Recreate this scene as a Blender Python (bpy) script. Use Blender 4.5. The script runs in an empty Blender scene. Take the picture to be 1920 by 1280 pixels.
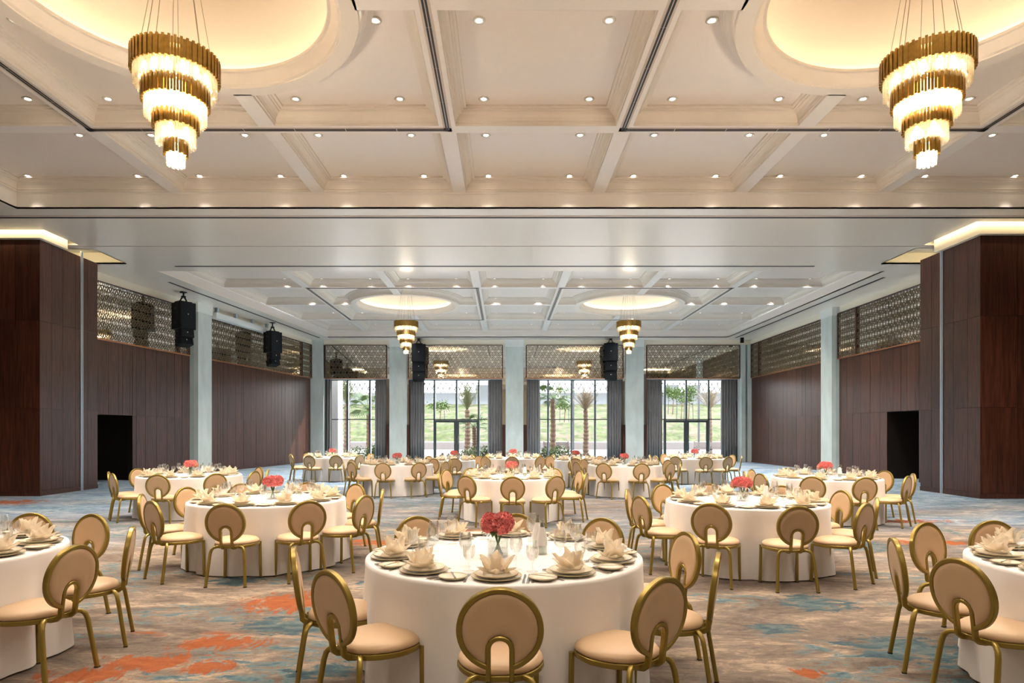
import bpy, math, random
from mathutils import Vector, Matrix
random.seed(7)
PI = math.pi
scn = bpy.context.scene
COL = scn.collection

# ---------------------------------------------------------------- camera
EYE = 1.6
F = 1200.0
VX, VY = 945.0, 810.0
cam_d = bpy.data.cameras.new('camera')
cam = bpy.data.objects.new('camera', cam_d); COL.objects.link(cam)
cam.location = (0, 0, EYE); cam.rotation_euler = (PI/2, 0, 0)
cam_d.sensor_width = 36.0; cam_d.lens = F/1920*36.0
cam_d.shift_x = (960-VX)/1920.0; cam_d.shift_y = (VY-640)/1920.0
cam_d.clip_end = 500
scn.camera = cam

# ---------------------------------------------------------------- world, sun, exposure
scn.view_settings.view_transform = 'Standard'
scn.view_settings.look = 'None'
scn.view_settings.gamma = 1.0
scn.view_settings.use_curve_mapping = False
scn.view_settings.exposure = 0.86
W_SKY, W_SUN = 4.8, 5.0
SPOT_W, FARSPOT_W, COVE_E, COVE_F, CORE_E, CHAND_W = 180.0, 480.0, 4.2, 4.0, 3.6, 330.0
w = bpy.data.worlds.new('world'); scn.world = w; w.use_nodes = True
bg = w.node_tree.nodes['Background']
bg.inputs[0].default_value = (0.97, 0.985, 1.0, 1); bg.inputs[1].default_value = W_SKY
sd = bpy.data.lights.new('sun', 'SUN'); sd.energy = W_SUN; sd.angle = 0.01; sd.color = (1.0, 0.93, 0.82)
sun = bpy.data.objects.new('sun', sd); COL.objects.link(sun)
sun.rotation_euler = Vector((-1.0, -0.75, -0.85)).to_track_quat('-Z', 'Y').to_euler()

# ---------------------------------------------------------------- materials
def M(name):
    m = bpy.data.materials.new(name); m.use_nodes = True
    return m, m.node_tree.nodes, m.node_tree.links, m.node_tree.nodes['Principled BSDF']
def plain(name, col, rough=0.6, metal=0.0, spec=0.5, noise=0.0, nscale=8.0, bump=0.0, bscale=60.0, sheen=0.0, stretch=(1, 1, 1), coat=0.0):
    m, N, L, b = M(name)
    b.inputs['Roughness'].default_value = rough; b.inputs['Metallic'].default_value = metal
    b.inputs['Specular IOR Level'].default_value = spec
    if sheen: b.inputs['Sheen Weight'].default_value = sheen
    if coat: b.inputs['Coat Weight'].default_value = coat; b.inputs['Coat Roughness'].default_value = 0.2
    c = (*col, 1)
    tc = N.new('ShaderNodeTexCoord'); mp = N.new('ShaderNodeMapping'); mp.inputs['Scale'].default_value = stretch
    L.new(tc.outputs['Object'], mp.inputs[0])
    n = N.new('ShaderNodeTexNoise'); n.inputs['Scale'].default_value = nscale; n.inputs['Detail'].default_value = 5
    L.new(mp.outputs[0], n.inputs[0])
    r = N.new('ShaderNodeValToRGB')
    k = noise
    r.color_ramp.elements[0].position = 0.3; r.color_ramp.elements[1].position = 0.7
    r.color_ramp.elements[0].color = (*[x*(1-k) for x in col], 1); r.color_ramp.elements[1].color = (*[min(1, x*(1+k)) for x in col], 1)
    L.new(n.outputs[0], r.inputs[0]); L.new(r.outputs[0], b.inputs['Base Color'])
    if bump:
        n2 = N.new('ShaderNodeTexNoise'); n2.inputs['Scale'].default_value = bscale; n2.inputs['Detail'].default_value = 3
        L.new(mp.outputs[0], n2.inputs[0])
        bp = N.new('ShaderNodeBump'); bp.inputs['Strength'].default_value = bump; bp.inputs['Distance'].default_value = 0.01
        L.new(n2.outputs[0], bp.inputs['Height']); L.new(bp.outputs[0], b.inputs['Normal'])
    return m
def emit(name, col, st):
    m, N, L, b = M(name)
    b.inputs['Base Color'].default_value = (*col, 1)
    b.inputs['Emission Color'].default_value = (*col, 1); b.inputs['Emission Strength'].default_value = st
    return m
def glassy(name, tint=(1, 1, 1), gloss=0.12, rough=0.02, glow=0.0):
    m, N, L, b = M(name)
    N.remove(b)
    out = [n for n in N if n.type == 'OUTPUT_MATERIAL'][0]
    t = N.new('ShaderNodeBsdfTransparent'); t.inputs[0].default_value = (*tint, 1)
    g = N.new('ShaderNodeBsdfGlossy'); g.inputs['Roughness'].default_value = rough; g.inputs[0].default_value = (1, 1, 1, 1)
    lw = N.new('ShaderNodeLayerWeight'); lw.inputs[0].default_value = 0.35
    mr = N.new('ShaderNodeMapRange'); mr.inputs[3].default_value = gloss*0.5; mr.inputs[4].default_value = min(1, gloss*4)
    L.new(lw.outputs['Facing'], mr.inputs[0])
    mx = N.new('ShaderNodeMixShader'); L.new(mr.outputs[0], mx.inputs[0]); L.new(t.outputs[0], mx.inputs[1]); L.new(g.outputs[0], mx.inputs[2])
    L.new(mx.outputs[0], out.inputs[0])
    return m

m_ceil = plain('ceiling_paint', (0.82, 0.73, 0.645), 0.36, spec=0.5, noise=0.01, coat=0.2)
m_mould = plain('moulding_paint', (0.76, 0.68, 0.585), 0.4, noise=0.01)
m_beam = plain('beam_paint', (0.84, 0.775, 0.71), 0.38, noise=0.01)
m_soffit = plain('soffit_paint', (0.93, 0.84, 0.72), 0.33, spec=0.8, noise=0.012, nscale=0.6, coat=0.5)
m_dome = plain('dome_paint', (0.84, 0.77, 0.66), 0.7)
m_cream = plain('cream_paint', (0.86, 0.80, 0.66), 0.6)
m_slot = plain('slot_black', (0.015, 0.012, 0.012), 0.5)
m_slotrim = plain('slot_trim_taupe', (0.60, 0.51, 0.43), 0.5)
m_gold = plain('chair_gold', (0.30, 0.215, 0.045), 0.30, metal=0.55, noise=0.04, nscale=3)
m_foot = plain('foot_rubber', (0.01, 0.01, 0.01), 0.6)
m_uph = plain('tan_upholstery', (0.58, 0.40, 0.24), 0.42, noise=0.03, nscale=6, bump=0.08, bscale=200, sheen=0.1)
m_cloth = plain('white_cloth', (0.82, 0.80, 0.80), 0.85, noise=0.015, nscale=3, bump=0.05, bscale=400, sheen=0.2)
m_nap = plain('ivory_napkin', (0.96, 0.89, 0.78), 0.8, noise=0.02, bump=0.08, bscale=250)
_N, _L = m_nap.node_tree.nodes, m_nap.node_tree.links
_t = _N.new('ShaderNodeBsdfTranslucent'); _t.inputs[0].default_value = (.97, .90, .78, 1)
_m = _N.new('ShaderNodeMixShader'); _m.inputs[0].default_value = .5; _o = [n for n in _N if n.type == 'OUTPUT_MATERIAL'][0]
_L.new(_N['Principled BSDF'].outputs[0], _m.inputs[1]); _L.new(_t.outputs[0], _m.inputs[2]); _L.new(_m.outputs[0], _o.inputs[0])
m_plate = plain('stoneware_glaze', (0.76, 0.69, 0.57), 0.25, noise=0.06, nscale=20)
m_rim = plain('plate_rim', (0.55, 0.47, 0.28), 0.3, metal=0.3)
m_steel = plain('cutlery_steel', (0.62, 0.60, 0.57), 0.15, metal=1.0)
m_glass = glassy('drinking_glass', (0.97, 0.98, 0.98), 0.16)
m_vase = glassy('vase_glass', (0.93, 0.96, 0.95), 0.2)
m_bottle = glassy('bottle_glass', (0.80, 0.84, 0.80), 0.22)
m_crystal = glassy('crystal_rod', (1.0, 0.97, 0.90), 0.2, 0.05)
_N, _L = m_crystal.node_tree.nodes, m_crystal.node_tree.links
_t = _N.new('ShaderNodeBsdfTranslucent'); _t.inputs[0].default_value = (1, .93, .80, 1)
_m = _N.new('ShaderNodeMixShader'); _m.inputs[0].default_value = .22
_o = [n for n in _N if n.type == 'OUTPUT_MATERIAL'][0]; _src = _o.inputs[0].links[0].from_socket
_L.new(_src, _m.inputs[1]); _L.new(_t.outputs[0], _m.inputs[2]); _L.new(_m.outputs[0], _o.inputs[0])
m_window = glassy('window_glass', (0.95, 0.97, 0.98), 0.018, 0.01)
m_pink = plain('pink_petals', (0.86, 0.24, 0.23), 0.6, noise=0.3, nscale=22)
m_pale = plain('pale_pink_petals', (0.72, 0.38, 0.26), 0.6, noise=0.3, nscale=22)
m_leaf = plain('bouquet_leaf', (0.06, 0.13, 0.03), 0.45, noise=0.3)
m_label = plain('bottle_label', (0.85, 0.83, 0.80), 0.5)
m_black = plain('speaker_black', (0.008, 0.010, 0.012), 0.5, spec=0.2, noise=0.1)
m_grille = plain('speaker_grille', (0.010, 0.013, 0.017), 0.6, spec=0.2, bump=0.3, bscale=300)
m_bronze = plain('bronze_lattice', (0.20, 0.145, 0.085), 0.4, metal=0.4, noise=0.1)
m_copper = plain('copper_edge', (0.42, 0.17, 0.07), 0.35, metal=0.6)
m_mirror = plain('tinted_mirror', (0.95, 0.94, 0.88), 0.03, metal=1.0)
m_clear_mirror = plain('mirror_strip', (0.75, 0.80, 0.80), 0.02, metal=1.0)
m_column = plain('textured_column', (0.60, 0.67, 0.65), 0.55, noise=0.10, nscale=3, bump=0.25, bscale=9, stretch=(1, 1, .35))
m_white = plain('white_header', (0.80, 0.84, 0.82), 0.5)
m_steelpost = plain('steel_channel', (0.50, 0.58, 0.66), 0.3, metal=0.6)
m_curtain = plain('grey_curtain', (0.23, 0.225, 0.225), 0.8, noise=0.08, nscale=2, sheen=0.2)
m_frame = plain('window_frame_grey', (0.06, 0.075, 0.08), 0.4)
m_framew = plain('window_frame_light', (0.45, 0.5, 0.5), 0.4)
m_dark = plain('dark_recess', (0.012, 0.006, 0.004), 0.6)
m_brass = plain('chandelier_brass', (0.42, 0.27, 0.07), 0.28, metal=0.9, noise=0.15, nscale=20)
m_wire = plain('wire', (0.35, 0.3, 0.22), 0.4, metal=0.8)
m_core = emit('chandelier_lamp', (1.0, 0.86, 0.62), CORE_E)
m_lens = emit('downlight_lamp', (1.0, 0.88, 0.70), 25.0)
m_cove = emit('cove_led', (1.0, 0.82, 0.58), COVE_E)
m_covef = emit('cove_led_cool', (1.0, 0.90, 0.74), COVE_F)
m_strip = emit('led_strip', (1.0, 0.84, 0.55), 12.0)
m_trimw = plain('downlight_trim', (0.75, 0.70, 0.62), 0.3)

def wood_mat(name, c0, c1, rough=0.30):
    m, N, L, b = M(name)
    tc = N.new('ShaderNodeTexCoord'); mp = N.new('ShaderNodeMapping'); mp.inputs['Scale'].default_value = (1, 1, 0.05)
    L.new(tc.outputs['Object'], mp.inputs[0])
    oi = N.new('ShaderNodeObjectInfo')
    va = N.new('ShaderNodeVectorMath'); va.operation = 'ADD'; L.new(mp.outputs[0], va.inputs[0]); L.new(oi.outputs['Random'], va.inputs[1])
    n = N.new('ShaderNodeTexNoise'); n.inputs['Scale'].default_value = 26; n.inputs['Detail'].default_value = 6; n.inputs['Distortion'].default_value = 0.4
    L.new(va.outputs[0], n.inputs[0])
    r = N.new('ShaderNodeValToRGB'); r.color_ramp.elements[0].position = 0.3; r.color_ramp.elements[1].position = 0.72
    r.color_ramp.elements[0].color = (*c0, 1); r.color_ramp.elements[1].color = (*c1, 1)
    L.new(n.outputs[0], r.inputs[0])
    mr = N.new('ShaderNodeMapRange'); mr.inputs[3].default_value = 0.8; mr.inputs[4].default_value = 1.2
    L.new(oi.outputs['Random'], mr.inputs[0])
    vm = N.new('ShaderNodeVectorMath'); vm.operation = 'SCALE'; L.new(r.outputs[0], vm.inputs[0]); L.new(mr.outputs[0], vm.inputs['Scale'])
    L.new(vm.outputs[0], b.inputs['Base Color'])
    b.inputs['Roughness'].default_value = rough; b.inputs['Specular IOR Level'].default_value = 0.35
    return m
m_wood = wood_mat('walnut_veneer', (0.033, 0.0105, 0.006), (0.10, 0.034, 0.020), 0.36)

def carpet_mat():
    m, N, L, b = M('patterned_carpet')
    tc = N.new('ShaderNodeTexCoord')
    def mapping(rot, sc, loc=(0, 0, 0)):
        mp = N.new('ShaderNodeMapping'); mp.inputs['Rotation'].default_value = (0, 0, rot); mp.inputs['Scale'].default_value = sc; mp.inputs['Location'].default_value = loc
        L.new(tc.outputs['Object'], mp.inputs[0]); return mp.outputs[0]
    def noise(vec, sc, det=8, rough=0.6, dist=0.0):
        n = N.new('ShaderNodeTexNoise'); n.inputs['Scale'].default_value = sc; n.inputs['Detail'].default_value = det
        n.inputs['Roughness'].default_value = rough; n.inputs['Distortion'].default_value = dist
        L.new(vec, n.inputs[0]); return n.outputs[0]
    def ramp(inp, stops):
        r = N.new('ShaderNodeValToRGB'); cr = r.color_ramp
        while len(cr.elements) < len(stops): cr.elements.new(0.5)
        for e, (p, c) in zip(cr.elements, stops): e.position = p; e.color = (*c, 1) if len(c) == 3 else c
        L.new(inp, r.inputs[0]); return r.outputs[0]
    def g(v): return (v, v, v)
    def math_(op, a, bb=None, clamp=False):
        n = N.new('ShaderNodeMath'); n.operation = op; n.use_clamp = clamp
        for i, v in enumerate((a, bb)):
            if v is None: continue
            if isinstance(v, (int, float)): n.inputs[i].default_value = v
            else: L.new(v, n.inputs[i])
        return n.outputs[0]
    def mix(f, a, c):
        n = N.new('ShaderNodeMix'); n.data_type = 'RGBA'
        L.new(f, n.inputs[0])
        for i, v in ((6, a), (7, c)):
            if isinstance(v, tuple): n.inputs[i].default_value = (*v, 1)
            else: L.new(v, n.inputs[i])
        return n.outputs[2]
    s1 = mapping(0.75, (0.75, 1.9, 1)); s2 = mapping(-0.5, (0.7, 1.1, 1), (7, 3, 0))
    big = noise(s1, 0.9, 10, 0.68, 1.2)
    fine = noise(mapping(0.9, (1, 2.2, 1)), 6, 10, 0.82, 0.9)
    comb = math_('ADD', math_('MULTIPLY', big, 0.58), math_('MULTIPLY', fine, 0.42))
    base = ramp(comb, [(0.40, (0.070, 0.055, 0.047)), (0.47, (0.135, 0.106, 0.088)), (0.53, (0.19, 0.150, 0.122)), (0.58, (0.33, 0.255, 0.19)), (0.66, (0.40, 0.31, 0.23))])
    # blue-grey zones: dyed pattern, plus sky reflection painted in towards windows and sides
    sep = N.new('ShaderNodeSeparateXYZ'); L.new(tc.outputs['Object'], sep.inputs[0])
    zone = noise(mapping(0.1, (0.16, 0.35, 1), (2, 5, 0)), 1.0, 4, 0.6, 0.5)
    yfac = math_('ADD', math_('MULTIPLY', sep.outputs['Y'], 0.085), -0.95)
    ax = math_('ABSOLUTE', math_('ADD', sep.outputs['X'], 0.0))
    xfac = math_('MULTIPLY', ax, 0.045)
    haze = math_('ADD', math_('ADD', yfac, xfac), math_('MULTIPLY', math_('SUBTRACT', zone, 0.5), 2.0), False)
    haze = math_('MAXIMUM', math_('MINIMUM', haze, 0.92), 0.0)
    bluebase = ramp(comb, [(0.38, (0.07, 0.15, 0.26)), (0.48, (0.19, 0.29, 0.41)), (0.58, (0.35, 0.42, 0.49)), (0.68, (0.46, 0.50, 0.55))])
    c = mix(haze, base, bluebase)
    # teal broken patches
    t1 = noise(s2, 0.85, 3, 0.5, 0.8); t2 = noise(mapping(0.5, (1, 2.2, 1)), 4.2, 6, 0.72, 0.5)
    tm = math_('MULTIPLY', ramp(t1, [(0.50, g(0.0)), (0.57, g(1.0))]), ramp(t2, [(0.515, g(0.0)), (0.545, g(1.0))]))
    teal = ramp(t2, [(0.52, (0.12, 0.20, 0.22)), (0.62, (0.045, 0.105, 0.135)), (0.75, (0.03, 0.06, 0.09))])
    c = mix(math_('MULTIPLY', tm, 0.9), c, teal)
    # placed broken patches: (x, y, half width, half length)
    def blobs(lst):
        acc = None
        for (bx_, by_, ba, bb_) in lst:
            dx_ = math_('MULTIPLY', math_('SUBTRACT', sep.outputs['X'], bx_), 1/ba); dy_ = math_('MULTIPLY', math_('SUBTRACT', sep.outputs['Y'], by_), 1/bb_)
            v = math_('SUBTRACT', 1.0, math_('ADD', math_('MULTIPLY', dx_, dx_), math_('MULTIPLY', dy_, dy_)))
            acc = v if acc is None else math_('MAXIMUM', acc, v)
        return math_('MAXIMUM', acc, 0.0)
    tb = blobs([(-1.75, 5.3, .55, .35), (2.9, 6.0, .45, .4), (3.0, 4.75, .6, .35), (2.2, 5.2, .3, .2), (-2.9, 6.9, .4, .3), (-.9, 7.0, .8, .5), (4.9, 9.0, .9, .6), (1.4, 6.5, .4, .3), (-1.2, 4.3, .3, .2)])
    tm2 = math_('MULTIPLY', ramp(math_('ADD', math_('MULTIPLY', tb, 0.22), t2), [(0.60, g(0.0)), (0.635, g(1.0))]), ramp(tb, [(0.0, g(0.0)), (0.12, g(1.0))]))
    c = mix(math_('MULTIPLY', tm2, 0.92), c, ramp(t2, [(0.42, (0.10, 0.145, 0.155)), (0.55, (0.042, 0.082, 0.10)), (0.7, (0.022, 0.045, 0.07))]))
    ob = blobs([(-2.1, 6.0, .55, .5), (-2.3, 4.45, .7, .28), (-2.75, 4.2, .5, .22), (-2.1, 4.85, .5, .25), (-11.5, 14.6, 1.3, .8), (-1.9, 9.3, .5, .35), (-3.6, 9.6, .6, .3), (7.3, 11.5, 1.2, .35), (6.2, 9.3, .7, .3), (2.0, 4.25, .2, .1), (-.9, 10.3, .9, .3)])
    o2 = noise(mapping(-0.55, (1.5, .75, 1), (3, 8, 0)), 3.0, 9, 0.74, 0.9)
    om2 = math_('MULTIPLY', ramp(math_('ADD', math_('MULTIPLY', ob, 0.20), o2), [(0.60, g(0.0)), (0.65, g(1.0))]), ramp(ob, [(0.0, g(0.0)), (0.12, g(1.0))]))
    c = mix(math_('MULTIPLY', om2, 0.9), c, ramp(fine, [(0.35, (0.20, 0.042, 0.006)), (0.6, (0.31, 0.078, 0.013))]))
    # orange patches
    o1 = noise(mapping(0.35, (0.42, 1.3, 1), (11.0, 4.2, 0)), 0.95, 6, 0.62, 0.4)
    om = ramp(o1, [(0.665, g(0.0)), (0.71, g(1.0))])
    oc = ramp(fine, [(0.35, (0.22, 0.05, 0.008)), (0.6, (0.33, 0.085, 0.016))])
    c = mix(math_('MULTIPLY', om, 0.92), c, oc)
    pile = noise(tc.outputs['Object'], 260, 2, 0.5)
    vm = N.new('ShaderNodeVectorMath'); vm.operation = 'SCALE'; L.new(c, vm.inputs[0]); L.new(math_('ADD', math_('MULTIPLY', pile, 0.5), 0.75), vm.inputs['Scale'])
    L.new(vm.outputs[0], b.inputs['Base Color'])
    b.inputs['Roughness'].default_value = 0.9; b.inputs['Specular IOR Level'].default_value = 0.25
    bp = N.new('ShaderNodeBump'); bp.inputs['Strength'].default_value = 0.35; bp.inputs['Distance'].default_value = 0.004
    L.new(pile, bp.inputs['Height']); L.new(bp.outputs[0], b.inputs['Normal'])
    return m
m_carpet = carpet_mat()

# outdoor materials
m_pave = plain('pale_paving', (0.17, 0.157, 0.149), 0.8, noise=0.08, nscale=1)
m_road = plain('grey_blue_road', (0.17, 0.185, 0.20), 0.8, noise=0.06, nscale=1)
m_kerb = plain('beige_wall', (0.17, 0.15, 0.145), 0.8, noise=0.05)
m_lawn = plain('lawn', (0.038, 0.052, 0.008), 0.9, noise=0.5, nscale=2.2, bump=0.6, bscale=6, stretch=(1, .5, .5))
_N, _L = m_lawn.node_tree.nodes, m_lawn.node_tree.links
_b = _N['Principled BSDF']; _src = _b.inputs['Base Color'].links[0].from_socket
_n = _N.new('ShaderNodeTexNoise'); _n.inputs['Scale'].default_value = .55; _n.inputs['Detail'].default_value = 9; _n.inputs['Roughness'].default_value = .75
_tc = _N.new('ShaderNodeTexCoord'); _L.new(_tc.outputs['Object'], _n.inputs[0])
_r = _N.new('ShaderNodeValToRGB'); _r.color_ramp.elements[0].position = .50; _r.color_ramp.elements[1].position = .56; _L.new(_n.outputs[0], _r.inputs[0])
_x = _N.new('ShaderNodeMix'); _x.data_type = 'RGBA'; _L.new(_r.outputs[0], _x.inputs[0]); _L.new(_src, _x.inputs[6]); _x.inputs[7].default_value = (.085, .068, .042, 1); _L.new(_x.outputs[2], _b.inputs['Base Color'])
m_wallout = plain('grey_boundary_wall', (0.095, 0.10, 0.105), 0.8, noise=0.05)
m_fence = plain('fence_metal', (0.05, 0.05, 0.055), 0.6)
m_bark = plain('palm_bark', (0.12, 0.075, 0.05), 0.9, noise=0.4, nscale=14, stretch=(1, 1, 3))
m_frond = plain('date_frond', (0.10, 0.11, 0.045), 0.6, noise=0.3, nscale=3)
m_dryfrond = plain('dry_frond', (0.17, 0.13, 0.08), 0.7, noise=0.3, nscale=3)
m_fan = plain('fan_leaf', (0.06, 0.105, 0.025), 0.55, noise=0.35, nscale=3)
m_shrub = plain('shrub_leaf', (0.09, 0.135, 0.04), 0.6, noise=0.4, nscale=4)
m_bench = plain('bench_wood', (0.16, 0.13, 0.12), 0.6, noise=0.1)
m_bldg = plain('white_facade', (0.75, 0.78, 0.80), 0.7)

# ---------------------------------------------------------------- mesh builder
class MB:
    def __init__(s): s.v = []; s.f = []
    def add(s, vs, fs):
        o = len(s.v); s.v.extend([tuple(v) for v in vs]); s.f.extend([tuple(i+o for i in f) for f in fs])
    def box(s, x0, x1, y0, y1, z0, z1):
        s.add([(x0,y0,z0),(x1,y0,z0),(x1,y1,z0),(x0,y1,z0),(x0,y0,z1),(x1,y0,z1),(x1,y1,z1),(x0,y1,z1)],
              [(0,3,2,1),(4,5,6,7),(0,1,5,4),(1,2,6,5),(2,3,7,6),(3,0,4,7)])
    def bar(s, a, b, wd, ht=None, up=(0, 0, 1)):
        ht = ht or wd
        s.sweep([a, b], [(-wd/2,-ht/2),(wd/2,-ht/2),(wd/2,ht/2),(-wd/2,ht/2)], up)
    def sweep(s, path, sec, up=(0, 0, 1), closed=False, scales=None):
        P = [Vector(p) for p in path]; n = len(P); m = len(sec); up = Vector(up); o = len(s.v)
        for i, p in enumerate(P):
            if closed: t = P[(i+1) % n]-P[i-1]
            else: t = P[min(i+1, n-1)]-P[max(i-1, 0)]
            t.normalize()
            side = t.cross(up)
            if side.length < 1e-4: side = t.cross(Vector((1, 0, 0)))
            side.normalize(); u2 = side.cross(t)
            k = scales[i] if scales else 1
            for (a, b) in sec: s.v.append(tuple(p+side*a*k+u2*b*k))
        R = n if closed else n-1
        for i in range(R):
            for j in range(m):
                a = o+i*m+j; b = o+i*m+(j+1) % m; c = o+((i+1) % n)*m+(j+1) % m; d = o+((i+1) % n)*m+j
                s.f.append((a, b, c, d))
        if not closed:
            s.f.append(tuple(o+j for j in range(m))[::-1]); s.f.append(tuple(o+(n-1)*m+j for j in range(m)))
    def lathe(s, prof, seg=24, c=(0, 0, 0), cap=True):
        o = len(s.v); m = len(prof)
        for i in range(seg):
            a = 2*PI*i/seg
            for (r, z) in prof: s.v.append((c[0]+r*math.cos(a), c[1]+r*math.sin(a), c[2]+z))
        for i in range(seg):
            for j in range(m-1):
                a = o+i*m+j; b = o+((i+1) % seg)*m+j
                s.f.append((a, b, b+1, a+1))
        if cap:
            if prof[0][0] > 1e-5: s.f.append(tuple(o+i*m for i in range(seg))[::-1])
            if prof[-1][0] > 1e-5: s.f.append(tuple(o+i*m+m-1 for i in range(seg)))
    def mesh(s, name, mat, smooth=False, sharp=None):
        me = bpy.data.meshes.new(name); me.from_pydata(s.v, [], s.f); me.update()
        if isinstance(mat, (list, tuple)):
            for mm in mat: me.materials.append(mm)
        else: me.materials.append(mat)
        if smooth:
            me.polygons.foreach_set('use_smooth', [True]*len(me.polygons))
            if sharp:
                try: me.set_sharp_from_angle(angle=sharp)
                except Exception: pass
        return me
    def build(s, name, mat, parent=None, smooth=False, loc=None, sharp=None, **tags):
        o = bpy.data.objects.new(name, s.mesh(name, mat, smooth, sharp)); COL.objects.link(o)
        if loc: o.location = loc
        if parent: o.parent = parent
        tag(o, **tags)
        return o
def tag(o, label=None, cat=None, group=None, kind=None):
    if label: o['label'] = label
    if cat: o['category'] = cat
    if group: o['group'] = group
    if kind: o['kind'] = kind
    return o
def empty(name, loc=(0, 0, 0), rz=0, **tags):
    o = bpy.data.objects.new(name, None); COL.objects.link(o); o.location = loc; o.rotation_euler = (0, 0, rz)
    o.empty_display_size = 0.05
    tag(o, **tags); return o
def inst(name, me, parent=None, loc=(0, 0, 0), rz=0, **tags):
    o = bpy.data.objects.new(name, me); COL.objects.link(o); o.location = loc; o.rotation_euler = (0, 0, rz)
    if parent: o.parent = parent
    tag(o, **tags); return o
def copy_tree(o, parent=None):
    c = o.copy(); COL.objects.link(c); c.parent = parent
    for ch in list(o.children): copy_tree(ch, c)
    return c
S = 'structure'
def bev(sz, b):   # chamfered square section
    h = sz/2; return [(-h+b,-h),(h-b,-h),(h,-h+b),(h,h-b),(h-b,h),(-h+b,h),(-h,h-b),(-h,-h+b)]
def rsec(wd, ht, b):
    a, c = wd/2, ht/2; return [(-a+b,-c),(a-b,-c),(a,-c+b),(a,c-b),(a-b,c),(-a+b,c),(-a,c-b),(-a,-c+b)]

# ---------------------------------------------------------------- room shell
H1 = 5.33
Z1 = EYE+H1          # beam bottoms
Z0 = 6.57            # main soffit
Z2 = 7.20            # coffer panels
XR = 13.25           # right wall
def XL(y): return -12.6+0.1544*(y-19.9)     # left wall slants inward
YB = 34.5            # back wall face
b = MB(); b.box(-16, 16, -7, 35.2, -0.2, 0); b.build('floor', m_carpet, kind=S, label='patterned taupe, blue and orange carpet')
b = MB(); b.box(-16, 16, -7.3, -7, 0, 8); b.build('wall_rear', m_cream, kind=S)
b = MB(); b.box(-15.2, -15.0, -7, 16.5, 0, 8); b.build('wall_left_near', m_wood, kind=S)
b = MB(); b.box(15.0, 15.2, -7, 16.5, 0, 8); b.build('wall_right_near', m_wood, kind=S)

# field geometry
GX = [-10.85, -1.366*H1, -.776*H1, -.186*H1, .394*H1, .989*H1, 1.584*H1, 11.75]
NEARY = [1.65, .866*H1, 1.493*H1, 2.116*H1, 14.25]
FARY = [19.75, 4.444*H1, 5.045*H1, 5.70*H1, 33.6]
BW = 0.145
domes = []
holes = [(GX[0], GX[-1], NEARY[0], NEARY[-1]), (-10.7, GX[-1], FARY[0], FARY[-1]),
         (11.15, 16, 15.10, 17.0), (-16, -11.3, 15.72, 17.0), (11.15, 16, 17.3, 18.9), (-16, -11.15, 17.4, 18.9)]
xs = sorted({-16, 16} | {h[i] for h in holes for i in (0, 1)}); ys = sorted({-7.3, 36} | {h[i] for h in holes for i in (2, 3)})
b = MB()
for i in range(len(xs)-1):
    for j in range(len(ys)-1):
        cx, cy = (xs[i]+xs[i+1])/2, (ys[j]+ys[j+1])/2
        if any(h[0] < cx < h[1] and h[2] < cy < h[3] for h in holes): continue
        b.box(xs[i], xs[i+1], ys[j], ys[j+1], Z0, Z0+0.04)
# slanted filler on the left of the far field
b.add([(-10.7, 19.75, Z0), (-9.24, 33.6, Z0), (-10.7, 33.6, Z0), (-10.7, 19.75, Z0+.04), (-9.24, 33.6, Z0+.04), (-10.7, 33.6, Z0+.04)], [(0, 2, 1), (3, 4, 5), (0, 1, 4, 3)])
b.build('ceiling', m_soffit, kind=S, label='smooth cream painted ceiling soffit around the coffered fields')
b = MB(); b.box(-16.2, 16.2, -7.5, 36, 8.9, 9.1); b.build('roof_slab', m_slot, kind=S)
for sx in (-1, 1):
    b = MB(); b.box(*( (-16.2, -16.0) if sx < 0 else (16.0, 16.2)), -7.5, 36, 0, 9); b.build('wall_outer', m_cream, kind=S)

def sweep_in(b, poly, prof):
    """closed ccw polygon, profile (inset, z): inward moulding"""
    n = len(poly); o = len(b.v); m = len(prof)
    P = [Vector(p) for p in poly]
    for i in range(n):
        e0 = (P[i]-P[i-1]).normalized(); e1 = (P[(i+1) % n]-P[i]).normalized()
        n0 = Vector((-e0.y, e0.x)); n1 = Vector((-e1.y, e1.x)); mt = n0+n1
        k = mt.dot(n0)
        mt = mt/max(k, 0.35)
        for (ins, z) in prof: b.v.append((P[i].x+mt.x*ins, P[i].y+mt.y*ins, z))
    for i in range(n):
        for j in range(m-1):
            a = o+i*m+j; c = o+((i+1) % n)*m+j
            b.f.append((a, c, c+1, a+1))
PROF = [(.003, Z1+.001), (.003, Z1+.045), (.02, Z1+.05), (.022, Z1+.085), (.04, Z1+.13), (.075, Z1+.17), (.115, Z1+.19), (.12, Z1+.21), (.15, Z1+.215), (.155, Z1+.235), (.20, Z1+.24), (.205, Z2)]
def coffer(poly, panel=True):
    b = MB(); sweep_in(b, poly, PROF)
    o = b.build('coffer_moulding', m_mould, ceil_root, kind=None)
    if panel:
        p = MB(); x0 = min(q[0] for q in poly); x1 = max(q[0] for q in poly); y0 = min(q[1] for q in poly); y1 = max(q[1] for q in poly)
        p.add([(q[0], q[1], Z2-.001) for q in poly], [tuple(range(len(poly)))[::-1]])
        p.build('coffer_panel', m_ceil, ceil_root)
ceil_root = empty('ceiling_coffers', kind=S, label='coffered ceiling with moulded beams')
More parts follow.
